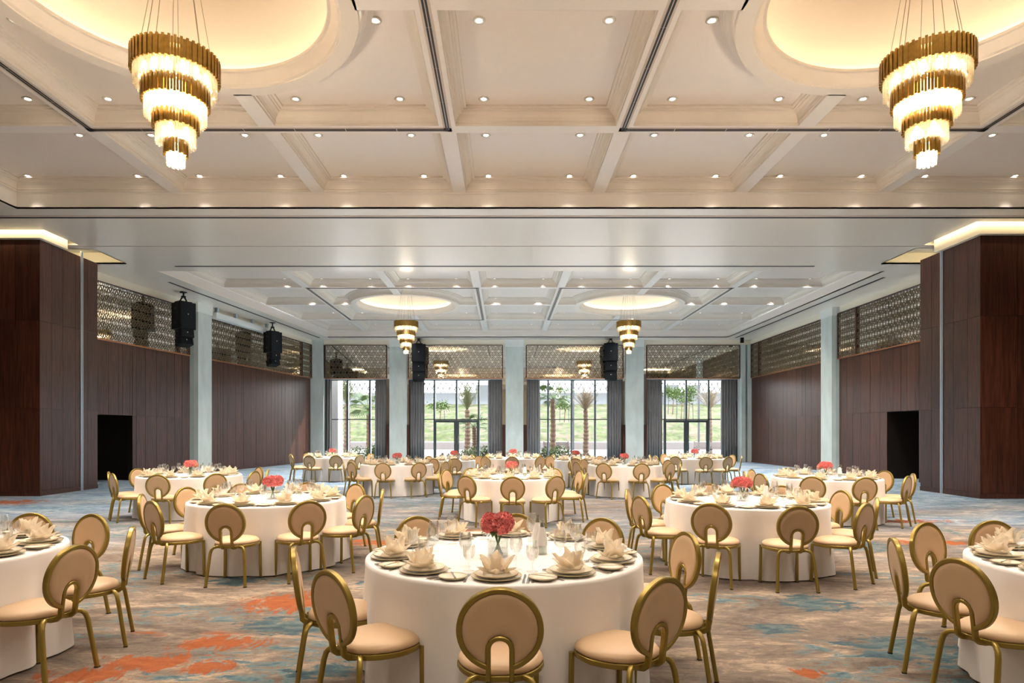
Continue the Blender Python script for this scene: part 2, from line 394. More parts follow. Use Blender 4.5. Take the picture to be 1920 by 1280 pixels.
def field(X, Y, leftx=None):
    lx = leftx or (lambda y: X[0])
    # beams: longitudinal
    for xi in X[1:-1]:
        segs = [(Y[0], Y[-1])]
        if xi in (X[2], X[5]):
            dc = domes_here[0][1]
            segs = [(Y[0], dc-2.25), (dc+2.25, Y[-1])]
        for (a, c) in segs:
            b = MB(); b.box(xi-BW, xi+BW, a, c, Z1, Z2); b.build('ceiling_beam', m_beam, ceil_root)
    for yj in Y[1:-1]:
        segs = [(lx(yj), X[1]-BW)] + [(X[i]+BW, X[i+1]-BW) for i in range(1, len(X)-2)] + [(X[-2]+BW, X[-1])]
        for (a, c) in segs:
            if yj == Y[2]:
                for (dx, dy) in domes_here:
                    if a < dx-2.25 < c: c = dx-2.25
                    if a < dx+2.25 < c: a = dx+2.25
            if c-a < .05: continue
            b = MB(); b.box(a, c, yj-BW*.9, yj+BW*.9, Z1, Z2); b.build('ceiling_beam', m_beam, ceil_root)
    # coffers
    for i in range(len(X)-1):
        for j in range(len(Y)-1):
            x0 = X[i]+(BW if i else 0.04); x1 = X[i+1]-(BW if i < len(X)-2 else .04)
            y0 = Y[j]+(BW*.9 if j else .04); y1 = Y[j+1]-(BW*.9 if j < len(Y)-2 else .04)
            poly = [(x0, y0), (x1, y0), (x1, y1), (x0, y1)]
            if i == 0 and leftx: poly = [(lx(y0)+.04, y0), (x1, y0), (x1, y1), (lx(y1)+.04, y1)]
            dm = None
            for d in domes_here:
                if i in ((1, 2) if d[0] < 0 else (4, 5)) and j in (1, 2): dm = d
            if dm:
                RO = 2.29; dx, dy = dm
                # clip quadrant by circle
                sx = -1 if (x0+x1)/2 < dx else 1; sy = -1 if (y0+y1)/2 < dy else 1
                ex = x1 if sx < 0 else x0; ey = y1 if sy < 0 else y0       # edges next to the dome axes
                fx = x0 if sx < 0 else x1; fy = y0 if sy < 0 else y1
                ry = math.sqrt(RO**2-(ex-dx)**2); rx = math.sqrt(RO**2-(ey-dy)**2)
                a0 = math.atan2(sy*ry, ex-dx); a1 = math.atan2(ey-dy, sx*rx)
                da = (a1-a0+PI) % (2*PI)-PI
                arc = [(dx+RO*math.cos(a0+da*k/10), dy+RO*math.sin(a0+da*k/10)) for k in range(11)]
                poly = [(fx, ey), (fx, fy), (ex, fy)] + arc
                area = sum(poly[k][0]*poly[(k+1) % len(poly)][1]-poly[(k+1) % len(poly)][0]*poly[k][1] for k in range(len(poly)))
                if area < 0: poly = poly[::-1]
            coffer(poly)
    # drop faces to soffit
    b = MB()
    ring = [(lx(Y[0]), Y[0]), (X[-1], Y[0]), (X[-1], Y[-1]), (lx(Y[-1]), Y[-1])]
    sweep_in(b, ring, [(0, Z0), (0, Z1-.03), (.04, Z1)])
    b.build('field_fascia', m_beam, ceil_root)
def dome(dx, dy, cove):
    b = MB()
    prof = [(2.29, Z1+.18), (2.29, Z1), (2.075, Z1), (2.07, Z1+.02), (2.03, Z1+.035), (2.0, Z1+.10), (1.95, Z1+.145), (1.94, Z1+.16), (1.90, Z1+.165), (1.89, Z1+.20), (1.93, Z1+.21), (2.34, Z1+.21), (2.34, Z1+.27)]
    b.lathe(prof, 96, (dx, dy, 0), cap=False)
    b.build('dome_ring', m_mould, ceil_root, smooth=True, sharp=0.6)
    b = MB(); pr = []
    for k in range(15):
        q = 1-k/14
        pr.append((2.34*q, Z1+.26+.85*(1-q**2.1)))
    b.lathe(pr, 96, (dx, dy, 0), cap=False); b.build('dome_shell', m_dome, ceil_root, smooth=True)
    b = MB(); b.lathe([(2.16, Z1+.225), (2.22, Z1+.225), (2.22, Z1+.245), (2.16, Z1+.245)], 64, (dx, dy, 0), cap=False)
    b.build('cove_light_strip', cove, ceil_root)
domes_here = [(GX[2], NEARY[2]-.1), (GX[5], NEARY[2]-.1)]
DN = list(domes_here)
field(GX, NEARY)
for d in DN: dome(*d, m_cove)
domes_here = [(GX[2], FARY[2]+.15), (GX[5], FARY[2]+.15)]
DF = list(domes_here)
field(GX, FARY, lambda y: -10.3+.107*(y-23.7)-.02)
for d in DF: dome(*d, m_covef)

# slot diffusers round the dome squares
def slot_loop(x0, x1, y0, y1, where):
    r = empty('slot_diffuser', ((x0+x1)/2, (y0+y1)/2, Z1), label='double black slot air diffuser framing the '+where, cat='air diffuser')
    t = MB(); s_ = MB(); cx, cy = (x0+x1)/2, (y0+y1)/2
    def seg(bb, ax, c, a0, a1, off, wd, z):
        if ax == 'x': bb.box(a0-cx, a1-cx, c+off-wd/2-cy, c+off+wd/2-cy, z-.006, z)
        else: bb.box(c+off-wd/2-cx, c+off+wd/2-cx, a0-cy, a1-cy, z-.006, z)
    for (ax, c, a0, a1) in (('x', y0, x0, x1), ('x', y1, x0, x1), ('y', x0, y0, y1), ('y', x1, y0, y1)):
        seg(t, ax, c, a0-.07, a1+.07, 0, .14, 0)
    t.build('trim_plate', m_slotrim, r)
    for (ax, c, a0, a1) in (('x', y0, x0, x1), ('x', y1, x0, x1), ('y', x0, y0, y1), ('y', x1, y0, y1)):
        for off in (-.022, .022):
            s_ = MB(); s2 = MB()
            n = max(1, round((a1-a0)/.9)); L_ = (a1-a0)/n
            for k in range(n): seg(s_, ax, c, a0+k*L_+(.008 if k else 0), a0+(k+1)*L_-(.008 if k < n-1 else 0), off, .026, -.006)
            s_.build('slot', m_slot, r)
slot_loop(GX[1], GX[3], NEARY[1], NEARY[3], 'near left dome'); slot_loop(GX[4], GX[6], NEARY[1], NEARY[3], 'near right dome')
slot_loop(GX[1], GX[3], FARY[1], FARY[3], 'far left dome'); slot_loop(GX[4], GX[6], FARY[1], FARY[3], 'far right dome')
def line_slot(a, c, wd, mat, name='trim_soffit_slot'):
    b = MB(); b.bar((a[0], a[1], Z0-.004), (c[0], c[1], Z0-.004), wd, .008); b.build(name, mat, kind=S)
line_slot((-14.9, 14.83), (14.9, 14.83), .07, m_slot); line_slot((-14.9, 14.72), (14.9, 14.72), .05, m_slotrim)
line_slot((-11.6, 17.12), (11.5, 17.12), .05, m_slotrim); line_slot((-9.86, 19.18), (9.3, 19.18), .08, m_slot)
line_slot((12.2, 20.55), (12.2, 33.7), .09, m_slot); line_slot((-11.1, 21.2), (-9.72, 33.7), .09, m_slot)
line_slot((-3.2, 34.0), (6.4, 34.0), .05, m_slot)

# ---------------------------------------------------------------- downlights
LX = [-10.4, -8.0, -6.65, -4.88, -3.5, -1.75, -.34, 1.43, 2.83, 4.62, 6.03, 7.81, 9.2, 11.16]
LYN = [5.4, 8.7, 10.75, 12.06, 13.97]; LYF = [20.6, 23.35, 26.6, 30.0, 33.2]
tr = MB(); tr.lathe([(.045, 0), (.085, 0), (.09, -.006), (.05, -.012), (.045, 0)], 20, cap=False); tr.lathe([(.03,.0),(.045,-.003),(.045,0)], 20, cap=False)
me_tr = tr.mesh('trim', m_trimw, True)
ln = MB(); ln.lathe([(0, -.004), (.03, -.006), (.045, -.001)], 16, cap=False)
me_ln = ln.mesh('lamp', m_lens, True)
me_lf = ln.mesh('lamp', emit('downlight_lamp_far', (1.0, 0.93, 0.82), 2.0), True)
def spotdata(name, e, col, size=2.0):
    d = bpy.data.lights.new(name, 'SPOT'); d.energy = e; d.color = col; d.spot_size = size; d.spot_blend = 1.0; d.shadow_soft_size = 0.05
    return d
sp_near = spotdata('downlight_beam', SPOT_W, (1.0, 0.85, 0.69)); sp_far = spotdata('downlight_beam_far', FARSPOT_W, (1.0, 0.89, 0.77), 1.7); sp_edge = spotdata('downlight_beam_edge', SPOT_W, (1.0, 0.87, 0.74), 1.1)
ordn = ['first', 'second', 'third', 'fourth', 'fifth', 'sixth', 'seventh', 'eighth', 'ninth', 'tenth', 'eleventh', 'twelfth', 'thirteenth', 'fourteenth']
for rows, dm, sp, fld in ((LYN, DN, sp_near, 'near'), (LYF, DF, sp_far, 'far')):
    for j, y in enumerate(rows):
        k = 0
        for i, x in enumerate(LX):
            if fld == 'far' and x < -10.3+.107*(y-23.7)+.4: continue
            if any((x-d[0])**2+(y-d[1])**2 < 2.5**2 for d in dm): continue
            t = empty('downlight', (x, y, Z2-.002), label='recessed downlight, %s from the left in %s row of the %s ceiling field' % (ordn[k], ordn[j], fld), cat='downlight', group='recessed downlights in the %s ceiling field' % fld)
            k += 1
            inst('trim', me_tr, t); inst('lamp', me_ln if fld == 'near' else me_lf, t)
            lo = bpy.data.objects.new('beam', sp_edge if j == 4 else sp); COL.objects.link(lo); lo.parent = t; lo.location = (0, 0, -.05)

# ---------------------------------------------------------------- chandeliers
def chandelier(x, y, lab, power=1.0):
    r = empty('chandelier', (x, y, 0), label=lab, cat='chandelier', group='tiered brass and crystal chandeliers')
    tiers = [(.495, 6.25, 6.03, 5.85), (.375, 5.88, 5.68, 5.50), (.252, 5.53, 5.37, 5.19), (.125, 5.22, 5.05, 4.93)]
    for (R_, zt, zm, zb) in tiers:
        g = MB(); n = max(22, int(2*PI*R_/.032)//2*2)
        for k in range(n):
            a = 2*PI*k/n; dz = .018 if k % 2 else 0; rr = R_+(.006 if k % 2 else -.006)
            c = Vector((rr*math.cos(a), rr*math.sin(a), 0))
            g.bar(c+Vector((0, 0, zm-dz)), c+Vector((0, 0, zt+dz)), .029, .026, (math.cos(a), math.sin(a), 0))
        g.build('brass_rods', m_brass, r, kind='stuff')
        g = MB()
        for k in range(n):
            a = 2*PI*k/n; dz = .02 if k % 2 else 0; rr = R_-.035+(.006 if k % 2 else -.006)
            c = Vector((rr*math.cos(a), rr*math.sin(a), 0))
            g.bar(c+Vector((0, 0, zb-dz)), c+Vector((0, 0, zm+.02)), .021, .021, (math.cos(a), math.sin(a), 0))
        rr = R_-.1
        if rr > .1:
            n2 = int(2*PI*rr/.06)
            for k in range(n2):
                a = 2*PI*k/n2; c = Vector((rr*math.cos(a), rr*math.sin(a), 0))
                g.bar(c+Vector((0, 0, zb-.03)), c+Vector((0, 0, zm-.05)), .022, .022, (math.cos(a), math.sin(a), 0))
        g.build('crystal_rods', m_crystal, r, kind='stuff')
        c = MB(); Rc = max(.03, R_-.125)
        nb = max(1, int(2*PI*Rc/.16))
        for k in range(nb):
            a = 2*PI*k/nb; cx, cy = (Rc*math.cos(a), Rc*math.sin(a)) if nb > 2 else (0, 0)
            c.lathe([(.0, zb+.03), (.035, zb+.06), (.045, (zb+zm)/2), (.035, zm-.01), (.015, zm+.03)], 10, (cx, cy, 0))
        c.build('lamp_bulbs', m_core, r, True, kind='stuff')
        c = MB(); c.lathe([(R_-.02, zt-.06), (R_-.02, zt-.045), (.01, zt-.045), (.01, zt-.06), (R_-.02, zt-.06)], 32, cap=False)
        c.build('tier_plate', m_brass, r)
    for k in range(8):
        a = 2*PI*(k+.5)/8; g = MB()
        g.bar((.42*math.cos(a), .42*math.sin(a), 6.2), (.12*math.cos(a), .12*math.sin(a), 8.0), .006)
        g.build('wire', m_wire, r)
    g = MB(); g.lathe([(0, 7.98), (.16, 7.98), (.17, 8.00), (.17, 8.06), (0, 8.06)], 24); g.build('canopy', m_brass, r)
    for z in (5.9, 5.3):
        d = bpy.data.lights.new('chandelier_glow', 'POINT'); d.energy = CHAND_W*power; d.color = (1.0, .86, .68); d.shadow_soft_size = .35 if z > 5.5 else .2
        o = bpy.data.objects.new('glow', d); COL.objects.link(o); o.parent = r; o.location = (0, 0, z-.25)
chandelier(DN[0][0]+.05, 7.97, 'large four-tier brass and crystal chandelier below the near left dome')
chandelier(DN[1][0]-.02, 7.95, 'large four-tier brass and crystal chandelier below the near right dome')
chandelier(*DF[0], 'tiered brass chandelier hanging under the far left dome', .2)
chandelier(*DF[1], 'tiered brass chandelier hanging under the far right dome', .2)
for i, x in enumerate((-9, -6, -3, 0, 3, 6, 9)):  # unseen lamps behind the camera, added to brighten chair backs and cloths
    for j, y in enumerate((-.5, -3.5)):
        t = empty('downlight', (x, y, Z0-.004), label='added fill downlight behind the camera, %s from the left in %s row' % (ordn[i], ordn[j]), cat='downlight', group='added fill downlights behind the camera')
        inst('trim', me_tr, t); inst('lamp', me_ln, t)
        lo = bpy.data.objects.new('beam', sp_near); COL.objects.link(lo); lo.parent = t; lo.location = (0, 0, -.05)

# ---------------------------------------------------------------- walls in wood panels
def panel_wall(name, org, ux, nrm, segs, zr, lab, widths, seed, door=None, skirt=True):
    """org: start point (x,y); ux direction; nrm outward into room; segs: list of (s0,s1)"""
    rnd = random.Random(seed)
    ux = Vector((*ux, 0)).normalized(); nrm = Vector((*nrm, 0)).normalized(); org = Vector((*org, 0))
    r = empty(name, kind=S, label=lab)
    def bx(s0, s1, z0, z1, n0, n1, nm, mat):
        b = MB(); p = []
        for z in (z0, z1):
            for (s_, n_) in ((s0, n0), (s1, n0), (s1, n1), (s0, n1)): p.append(org+ux*s_+nrm*n_+Vector((0, 0, z)))
        b.add(p, [(0,1,2,3),(4,7,6,5),(0,4,5,1),(1,5,6,2),(2,6,7,3),(3,7,4,0)]); return b.build(nm, mat, r)
    for (s0, s1) in segs:
        if not door or door[0]-.01 > s1 or door[1] < s0: bx(s0, s1, 0, zr[-1], -.16, 0, 'wall_backing', m_dark)
        else:
            bx(door[1], s1, 0, zr[-1], -.16, 0, 'wall_backing', m_dark)
            if door[0] > s0+.01: bx(s0, door[0], 0, zr[-1], -.16, 0, 'wall_backing', m_dark)
            bx(door[0], door[1], door[2], zr[-1], -.16, 0, 'wall_backing', m_dark)
        s_ = s0
        while s_ < s1-.02:
            wd = rnd.choice(widths); e = min(s1, s_+wd)
            if s1-e < .12: e = s1
            if door and s_ < door[0]-.02 < e-.02: e = door[0]
            if door and s_ < door[1]-.02 and e > door[1]: e = door[1]
            for (z0, z1) in zip(zr[:-1], zr[1:]):
                lo = z0
                if door and s_ >= door[0]-.02 and e <= door[1]+.02:
                    if z1 <= door[2]: continue
                    lo = max(z0, door[2])
                bx(s_+.006, e-.006, lo+(.004 if lo else .1), z1-.004, 0, .022+.006*rnd.random(), 'wood_panel', m_wood)
            s_ = e
        if skirt:
            if door and s0 <= door[0] <= s1:
                if door[0] > s0+.02: bx(s0, door[0], 0, .1, 0, .03, 'skirting', m_wood)
                bx(door[1], s1, 0, .1, 0, .03, 'skirting', m_wood)
            else: bx(s0, s1, 0, .1, 0, .03, 'skirting', m_wood)
    return r
ZS0, ZS1 = 4.52, 6.27
lw_dir = Vector((0.1544, 1)).normalized(); lw_n = Vector((lw_dir.y, -lw_dir.x)); lorg = Vector((XL(18.0), 18.0))
def sL(y): return (y-18.0)/lw_dir.y
LCOL = (24.5, 25.35); RCOL = (25.4, 26.5)
widths = [.32, .42, .42, .55, .18, .6]
panel_wall('wall_left', lorg, lw_dir, lw_n, [(sL(18.0), sL(LCOL[0]-.25)), (sL(LCOL[1]+.25), sL(34.25))], [0, 2.15, ZS0-.03], 'dark walnut panelled left wall', widths, 3, door=(sL(18.9), sL(21.3), 2.15))
panel_wall('wall_right', (XR, 17.0), (0, 1), (-1, 0), [(0, RCOL[0]-.15-17), (RCOL[1]+.15-17, 34.2-17)], [0, 2.30, ZS0-.03], 'dark walnut panelled right wall', widths, 5, door=(20.4-17, 22.1-17, 2.30))
# recess behind the doorways
b = MB(); b.box(XR+.16, XR+1.5, 20.2, 20.4, 0, 2.5); b.box(XR+.16, XR+1.5, 22.1, 22.3, 0, 2.5); b.box(XR+1.5, XR+1.6, 20.2, 22.3, 0, 2.5); b.box(XR+.16, XR+1.6, 20.2, 22.3, 2.31, 2.5); b.build('door_recess_right', m_dark, kind=S)
b = MB(); b.box(-14.4, -14.2, 17.8, 22.6, 0, 2.6); b.box(-14.3, -12.55, 21.45, 21.6, 0, 2.6); b.box(-14.3, -13, 17.6, 17.8, 0, 2.6); b.box(-14.3, -12.6, 17.8, 21.5, 2.17, 2.4); b.build('door_recess_left', m_dark, kind=S)
# portal pillars (front face and flank)
PRX, PRY0, PRY1, PRT = 11.46, 15.40, 17.62, 6.33
PLX, PLY0, PLY1, PLT = -11.62, 16.02, 18.30, 6.42
def pillar(nm, x, x2, y0, y1, top, lab, seed):
    sgn = 1 if x > 0 else -1
    r = empty(nm, kind=S, label=lab)
    b = MB(); b.box(min(x, x2)+(.0 if sgn < 0 else .03), max(x, x2)-(.03 if sgn < 0 else 0), y0+.03, y1, 0, top); b.build('pillar_core', m_dark, r)
    rnd = random.Random(seed); zr = [0.12, 2.2, 4.4, top]
    yy = y0
    post = 16.75 if sgn > 0 else 17.6
    while yy < y1-.02:
        e = min(y1, yy+rnd.choice([.22, .42, .5]))
        if y1-e < .12: e = y1
        for z0, z1 in zip(zr[:-1], zr[1:]):
            b = MB(); b.box(*( (x, x+.03) if sgn > 0 else (x-.03, x)), yy+.004, e-.004, z0+.003, z1-.003); b.build('wood_panel', m_wood, r)
        yy = e
    xx = x
    while abs(xx) < abs(x2)-.02:
        e = xx+sgn*rnd.choice([.5, .62, .9])
        if abs(e) > abs(x2): e = x2
        for z0, z1 in zip(zr[:-1], zr[1:]):
            b = MB(); b.box(min(xx, e)+.004, max(xx, e)-.004, y0, y0+.03, z0+.003, z1-.003); b.build('wood_panel', m_wood, r)
        xx = e
    b = MB(); b.box(*((x-.012, x+.01) if sgn > 0 else (x-.01, x+.012)), y0-.012, y1, 0, .12); b.box(min(x, x2), max(x, x2), y0-.012, y0, 0, .12); b.build('skirting', m_wood, r)
    # channel for the movable partition
    for dy, mt in ((-.03, m_steelpost), (.03, m_steelpost), (0, m_slot)):
        b = MB(); w_ = .016; k = .02 if dy else .012
        b.box(*((x-k, x) if sgn > 0 else (x, x+k)), post+dy-w_, post+dy+w_, 0, Z0-.005)
        b.build('partition_channel', mt, r)
    return r
pillar('wall_right_portal', PRX, 15.0, PRY0, PRY1, PRT, 'dark walnut portal pier on the right', 11)
pillar('wall_left_portal', PLX, -15.0, PLY0, PLY1, PLT, 'dark walnut portal pier on the left', 12)
# bulkheads with lit fascia above piers
def bulk(nm, x0, x1, y0, y1, z0):
    b = MB(); b.box(x0, x1, y0, y1, z0, 6.9); return b.build(nm, m_cream, kind=S)
bulk('trim_bulkhead_right', PRX-.10, 15, PRY0-.12, 16.9, PRT+.005)
bulk('trim_bulkhead_left', -15, PLX+.10, PLY0-.12, 16.9, PLT+.005)
for (x0, x1, y0, y1) in ((11.10, 15.2, 15.05, 15.09), (-15.2, -11.25, 15.67, 15.71)):
    b = MB(); b.box(x0, x1, y0, y1, Z0+.05, Z0+.09); b.build('cove_light_strip', m_strip, kind=S)
for (x0, x1, y0, y1) in ((11.05, 11.10, 15.1, 17.0), (-11.25, -11.2, 15.7, 17.0)):
    b = MB(); b.box(x0, x1, y0, y1, Z0+.05, Z0+.09); b.build('cove_light_strip', m_strip, kind=S)
for (x0, x1, yy) in ((11.15, 15, 17.3), (-15, -11.15, 17.4)):
    b = MB(); b.box(x0, x1, yy-.05, yy, Z0, 6.95); b.box(x0, x1, 18.9, 18.95, Z0, 6.95); b.box(*((x0-.05, x0) if x0 > 0 else (x1, x1+.05)), yy, 18.9, Z0, 6.95); b.box(x0, x1, yy, 18.9, 6.9, 6.95)
    b.build('ceiling_recess', m_cream, kind=S)
    b = MB(); b.box(x0+.1, x1-.1, yy+.02, yy+.06, Z0+.06, Z0+.1); b.build('cove_light_strip', m_strip, kind=S)
b = MB(); b.box(10.9, 16, 15.0, 17.1, 6.95, 7.0); b.box(-16, -11.0, 15.6, 17.1, 6.95, 7.0); b.build('ceiling_recess_top', m_cream, kind=S)

# upper walls above panelling
def upper(nm, org, ux, nrm, segs, off=0.0):
    ux = Vector((*ux, 0)).normalized(); nrm = Vector((*nrm, 0)).normalized(); org = Vector((*org, 0))
    for (s0, s1) in segs:
        b = MB(); p = []
        for z in (ZS1, Z0+.02):
            for (s_, n_) in ((s0, -.16), (s1, -.16), (s1, off), (s0, off)): p.append(org+ux*s_+nrm*n_+Vector((0, 0, z)))
        b.add(p, [(0,1,2,3),(4,7,6,5),(0,4,5,1),(1,5,6,2),(2,6,7,3),(3,7,4,0)]); b.build(nm, m_cream, kind=S)
upper('trim_upper_left', lorg, lw_dir, lw_n, [(0, sL(34.6))])
upper('trim_upper_right', (XR, 17.0), (0, 1), (-1, 0), [(0, 17.6)])

# lattice screens with tinted mirror behind
def clip_seg(a, c, L_, Hh):
    x0, y0 = a; x1, y1 = c; dx, dy = x1-x0, y1-y0; t0, t1 = 0, 1
    for p, q in ((-dx, x0), (dx, L_-x0), (-dy, y0), (dy, Hh-y0)):
        if p == 0:
            if q < 0: return None
        else:
            t = q/p
            if p < 0: t0 = max(t0, t)
            else: t1 = min(t1, t)
    if t0 >= t1: return None
    return (x0+t0*dx, y0+t0*dy), (x0+t1*dx, y0+t1*dy)
def lattice_screen(org, ux, nrm, s0, s1, lab, posts=(), z0=ZS0, z1=ZS1, a=.335):
    ux = Vector((*ux, 0)).normalized(); nrm = Vector((*nrm, 0)).normalized(); org = Vector((*org, 0))+ux*s0+Vector((0, 0, z0))
    L_, Hh = s1-s0, z1-z0
    r = empty('lattice_screen', label=lab, cat='lattice screen', group='bronze lattice screens above the wall panelling')
    U = Vector((0, 0, 1))
    segs = []
    wsec = .0115
    nx = int(L_/a)+2; ny = int(Hh/(a*.866))+2
    for j in range(ny):
        for i in range(nx):
            cx = i*a+(a/2 if j % 2 else 0); cy = j*a*.866
            rr = a*.27
            pts = [(cx+rr*math.cos(PI/6+PI*k/4), cy+rr*math.sin(PI/6+PI*k/4)) for k in range(8)]
            for k in range(8): segs.append((pts[k], pts[(k+1) % 8]))
            for k in range(6):      # star lines joining the rings
                a0 = PI*k/3; q = a*.5
                m_ = (cx+q*math.cos(a0), cy+q*math.sin(a0))
                for da in (-.42, .42): segs.append(((cx+rr*math.cos(a0+da), cy+rr*math.sin(a0+da)), (m_[0]-.10*a*math.sin(a0)*(1 if da > 0 else -1), m_[1]+.10*a*math.cos(a0)*(1 if da > 0 else -1))))
            for k in (0, 1):     # small hexagons in the triangles
                tx = cx+a/2; ty = cy+a*.2887*(1 if k else -1); r2 = a*.13
                hp = [(tx+r2*math.cos(PI/3*q), ty+r2*math.sin(PI/3*q)) for q in range(6)]
                for q in range(6): segs.append((hp[q], hp[(q+1) % 6]))
    b = MB()
    for (p, q) in segs:
        c = clip_seg(p, q, L_, Hh)
        if not c: continue
        (x0, y0), (x1, y1) = c
        dx, dy = x1-x0, y1-y0; ln_ = math.hypot(dx, dy)
        if ln_ < .004: continue
        ox, oy = -dy/ln_*wsec/2, dx/ln_*wsec/2
        vs = []
        for nn in (.03, .045):
            for (xx, yy) in ((x0+ox, y0+oy), (x1+ox, y1+oy), (x1-ox, y1-oy), (x0-ox, y0-oy)): vs.append(org+ux*xx+U*yy+nrm*nn)
        b.add(vs, [(4, 5, 6, 7), (0, 1, 5, 4), (2, 3, 7, 6)])
    b.build('lattice', m_bronze, r, kind='stuff')
    def bx(x0, x1, y0, y1, n0, n1, nm, mt):
        q = MB(); p = []
        for yy in (y0, y1):
            for (s_, n_) in ((x0, n0), (x1, n0), (x1, n1), (x0, n1)): p.append(org+ux*s_+nrm*n_+U*yy)
        q.add(p, [(0,1,2,3),(4,7,6,5),(0,4,5,1),(1,5,6,2),(2,6,7,3),(3,7,4,0)]); q.build(nm, mt, r)
    bx(0, L_, 0, Hh, -.02, -.005, 'tinted_mirror', m_mirror)
    bx(0, L_, -.045, 0, -.02, .07, 'copper_edge', m_copper); bx(0, L_, Hh, Hh+.03, -.02, .06, 'top_rail', m_wood)
    bx(-.03, 0.02, 0, Hh, -.02, .06, 'end_post', m_wood); bx(L_-.02, L_+.03, 0, Hh, -.02, .06, 'end_post', m_wood)
    for p in posts: bx(p-.05, p+.05, 0, Hh, -.02, .065, 'intermediate_post', m_wood)
lattice_screen(lorg, lw_dir, lw_n, sL(18.6), sL(LCOL[0]-.3), 'bronze lattice screen on the left wall nearer the left pier', posts=(5.05,))
lattice_screen(lorg, lw_dir, lw_n, sL(LCOL[1]+.12), sL(34.35), 'long bronze lattice screen on the left wall beyond the column', posts=(7.9,))
lattice_screen((XR, 17.0), (0, 1), (-1, 0), .7, RCOL[0]-.08-17, 'bronze lattice screen on the right wall nearer the right pier', posts=(6.3,))
lattice_screen((XR, 17.0), (0, 1), (-1, 0), RCOL[1]+.08-17, 34.2-17, 'long bronze lattice screen on the right wall beyond the column', posts=(6.6,))
def PX(px, d): return (px-VX)*d/F
bs = [(609.5, 725), (766, 942), (987, 1168), (1212.6, 1387)]
bl = ['leftmost', 'left of centre', 'right of centre', 'rightmost']
for (p0, p1), l_ in zip(bs, bl):
    lattice_screen((0, YB), (1, 0), (0, -1), PX(p0, YB), PX(p1, YB), 'bronze lattice screen over the %s back window' % l_)
# shell behind screens
for (p0, p1) in bs:
    b = MB(); b.box(PX(p0, YB)-.03, PX(p1, YB)+.03, YB+.03, YB+.2, ZS0-.06, Z0); b.build('wall_back_lintel', m_white, kind=S)
b = MB()
segx = [-11.2, PX(609.5, YB)-.03]
b.box(-12, 14, YB-.02, YB+.1, ZS1+.03, Z0+.02); b.build('trim_upper_back', m_cream, kind=S)
for y0, y1 in ((18.0, 34.3),):
    pass
# solid wall shell behind side mirrors
b = MB(); b.box(XR+.03, XR+.2, 17, 35, ZS0-.03, Z0); b.build('wall_right_upper', m_dark, kind=S)
b = MB(); a0 = lorg-lw_n*.2; 
p = []
for z in (ZS0-.03, Z0):
    for (s_, n_) in ((0, -.2), (sL(35.2), -.2), (sL(35.2), -.03), (0, -.03)):
        q = lorg+lw_dir*s_+lw_n*n_; p.append((q.x, q.y, z))
b.add(p, [(0,1,2,3),(4,7,6,5),(0,4,5,1),(1,5,6,2),(2,6,7,3),(3,7,4,0)]); b.build('wall_left_upper', m_dark, kind=S)

# ---------------------------------------------------------------- columns
def column(px0, px1, y, nm='column', lab='pale textured column on the back wall', proud=.16, mir=True):
    x0, x1 = PX(px0, y-proud), PX(px1, y-proud)
    r = empty(nm, kind=S, label=lab)
    b = MB(); b.box(x0, x1, y-proud, y+.5, 0, 6.18); b.build('column_shaft', m_column, r)
    b = MB(); b.box(x0-.02, x1+.02, y-proud-.01, y+.1, 6.18, Z0); b.build('column_head', m_white, r)
    return r
cols = [(730, 762), (948, 981.3), (1173.6, 1207)]
for c in cols:
    column(*c, YB)
# jambs between columns and screens: mirror strip + wood return
gaps = [(724, 730.5), (761.5, 767), (941.5, 948.5), (981, 987.5), (1167.5, 1174), (1206.5, 1213)]
for k, (g0, g1) in enumerate(gaps):
    b = MB(); b.box(PX(g0, YB), PX(g1, YB), YB, YB+.12, 2.0, Z0); b.build('trim_jamb', m_clear_mirror, kind=S)
    b = MB(); b.box(PX(g0, YB), PX(g1, YB), YB+.01, YB+.7, 0, 4.0 if k % 2 else 2.0); b.build('trim_jamb_wood', m_wood, kind=S)
b = MB(); b.box(-10.42, -9.72, YB-.05, YB+.3, 0, Z0); b.build('column_corner_left', m_column, kind=S)
for (p0, p1) in ((1390, 1397.5), (1401, 1409.5)):
    b = MB(); b.box(PX(p0, 34.3), PX(p1, 34.3), 34.25, 34.6, 0, 6.3); b.build('column_corner_right', m_column, kind=S)
b = MB(); b.box(12.6, 13.4, 34.55, 34.62, 0, Z0); b.build('trim_corner_mirror', m_clear_mirror, kind=S)
# side wall columns
r = empty('column_right', kind=S, label='pale textured column on the right wall')
b = MB(); b.box(XR-.18, XR+.1, RCOL[0]+.12, RCOL[1]-.1, 0, 6.25); b.build('column_shaft', m_column, r)
b = MB(); b.box(XR-.20, XR+.1, RCOL[0]+.05, RCOL[1]-.05, 6.25, Z0); b.build('column_head', m_white, r)
b = MB(); b.box(XR-.02, XR+.1, RCOL[0]-.15, RCOL[1]+.15, 0, Z0-.02); b.build('mirror_strip', m_clear_mirror, r)
def lbox(s0, s1, n0, n1, z0, z1, nm, mt, par):
    b = MB(); p = []
    for z in (z0, z1):
        for (s_, n_) in ((s0, n0), (s1, n0), (s1, n1), (s0, n1)):
            q = lorg+lw_dir*s_+lw_n*n_; p.append((q.x, q.y, z))
    b.add(p, [(0,1,2,3),(4,7,6,5),(0,4,5,1),(1,5,6,2),(2,6,7,3),(3,7,4,0)]); return b.build(nm, mt, par)
r = empty('column_left', kind=S, label='pale textured column on the left wall')
lbox(sL(LCOL[0]), sL(LCOL[1]), -.1, .2, 0, 6.2, 'column_shaft', m_column, r)
lbox(sL(LCOL[0])-.05, sL(LCOL[1])+.05, -.1, .22, 6.2, Z0, 'column_head', m_white, r)
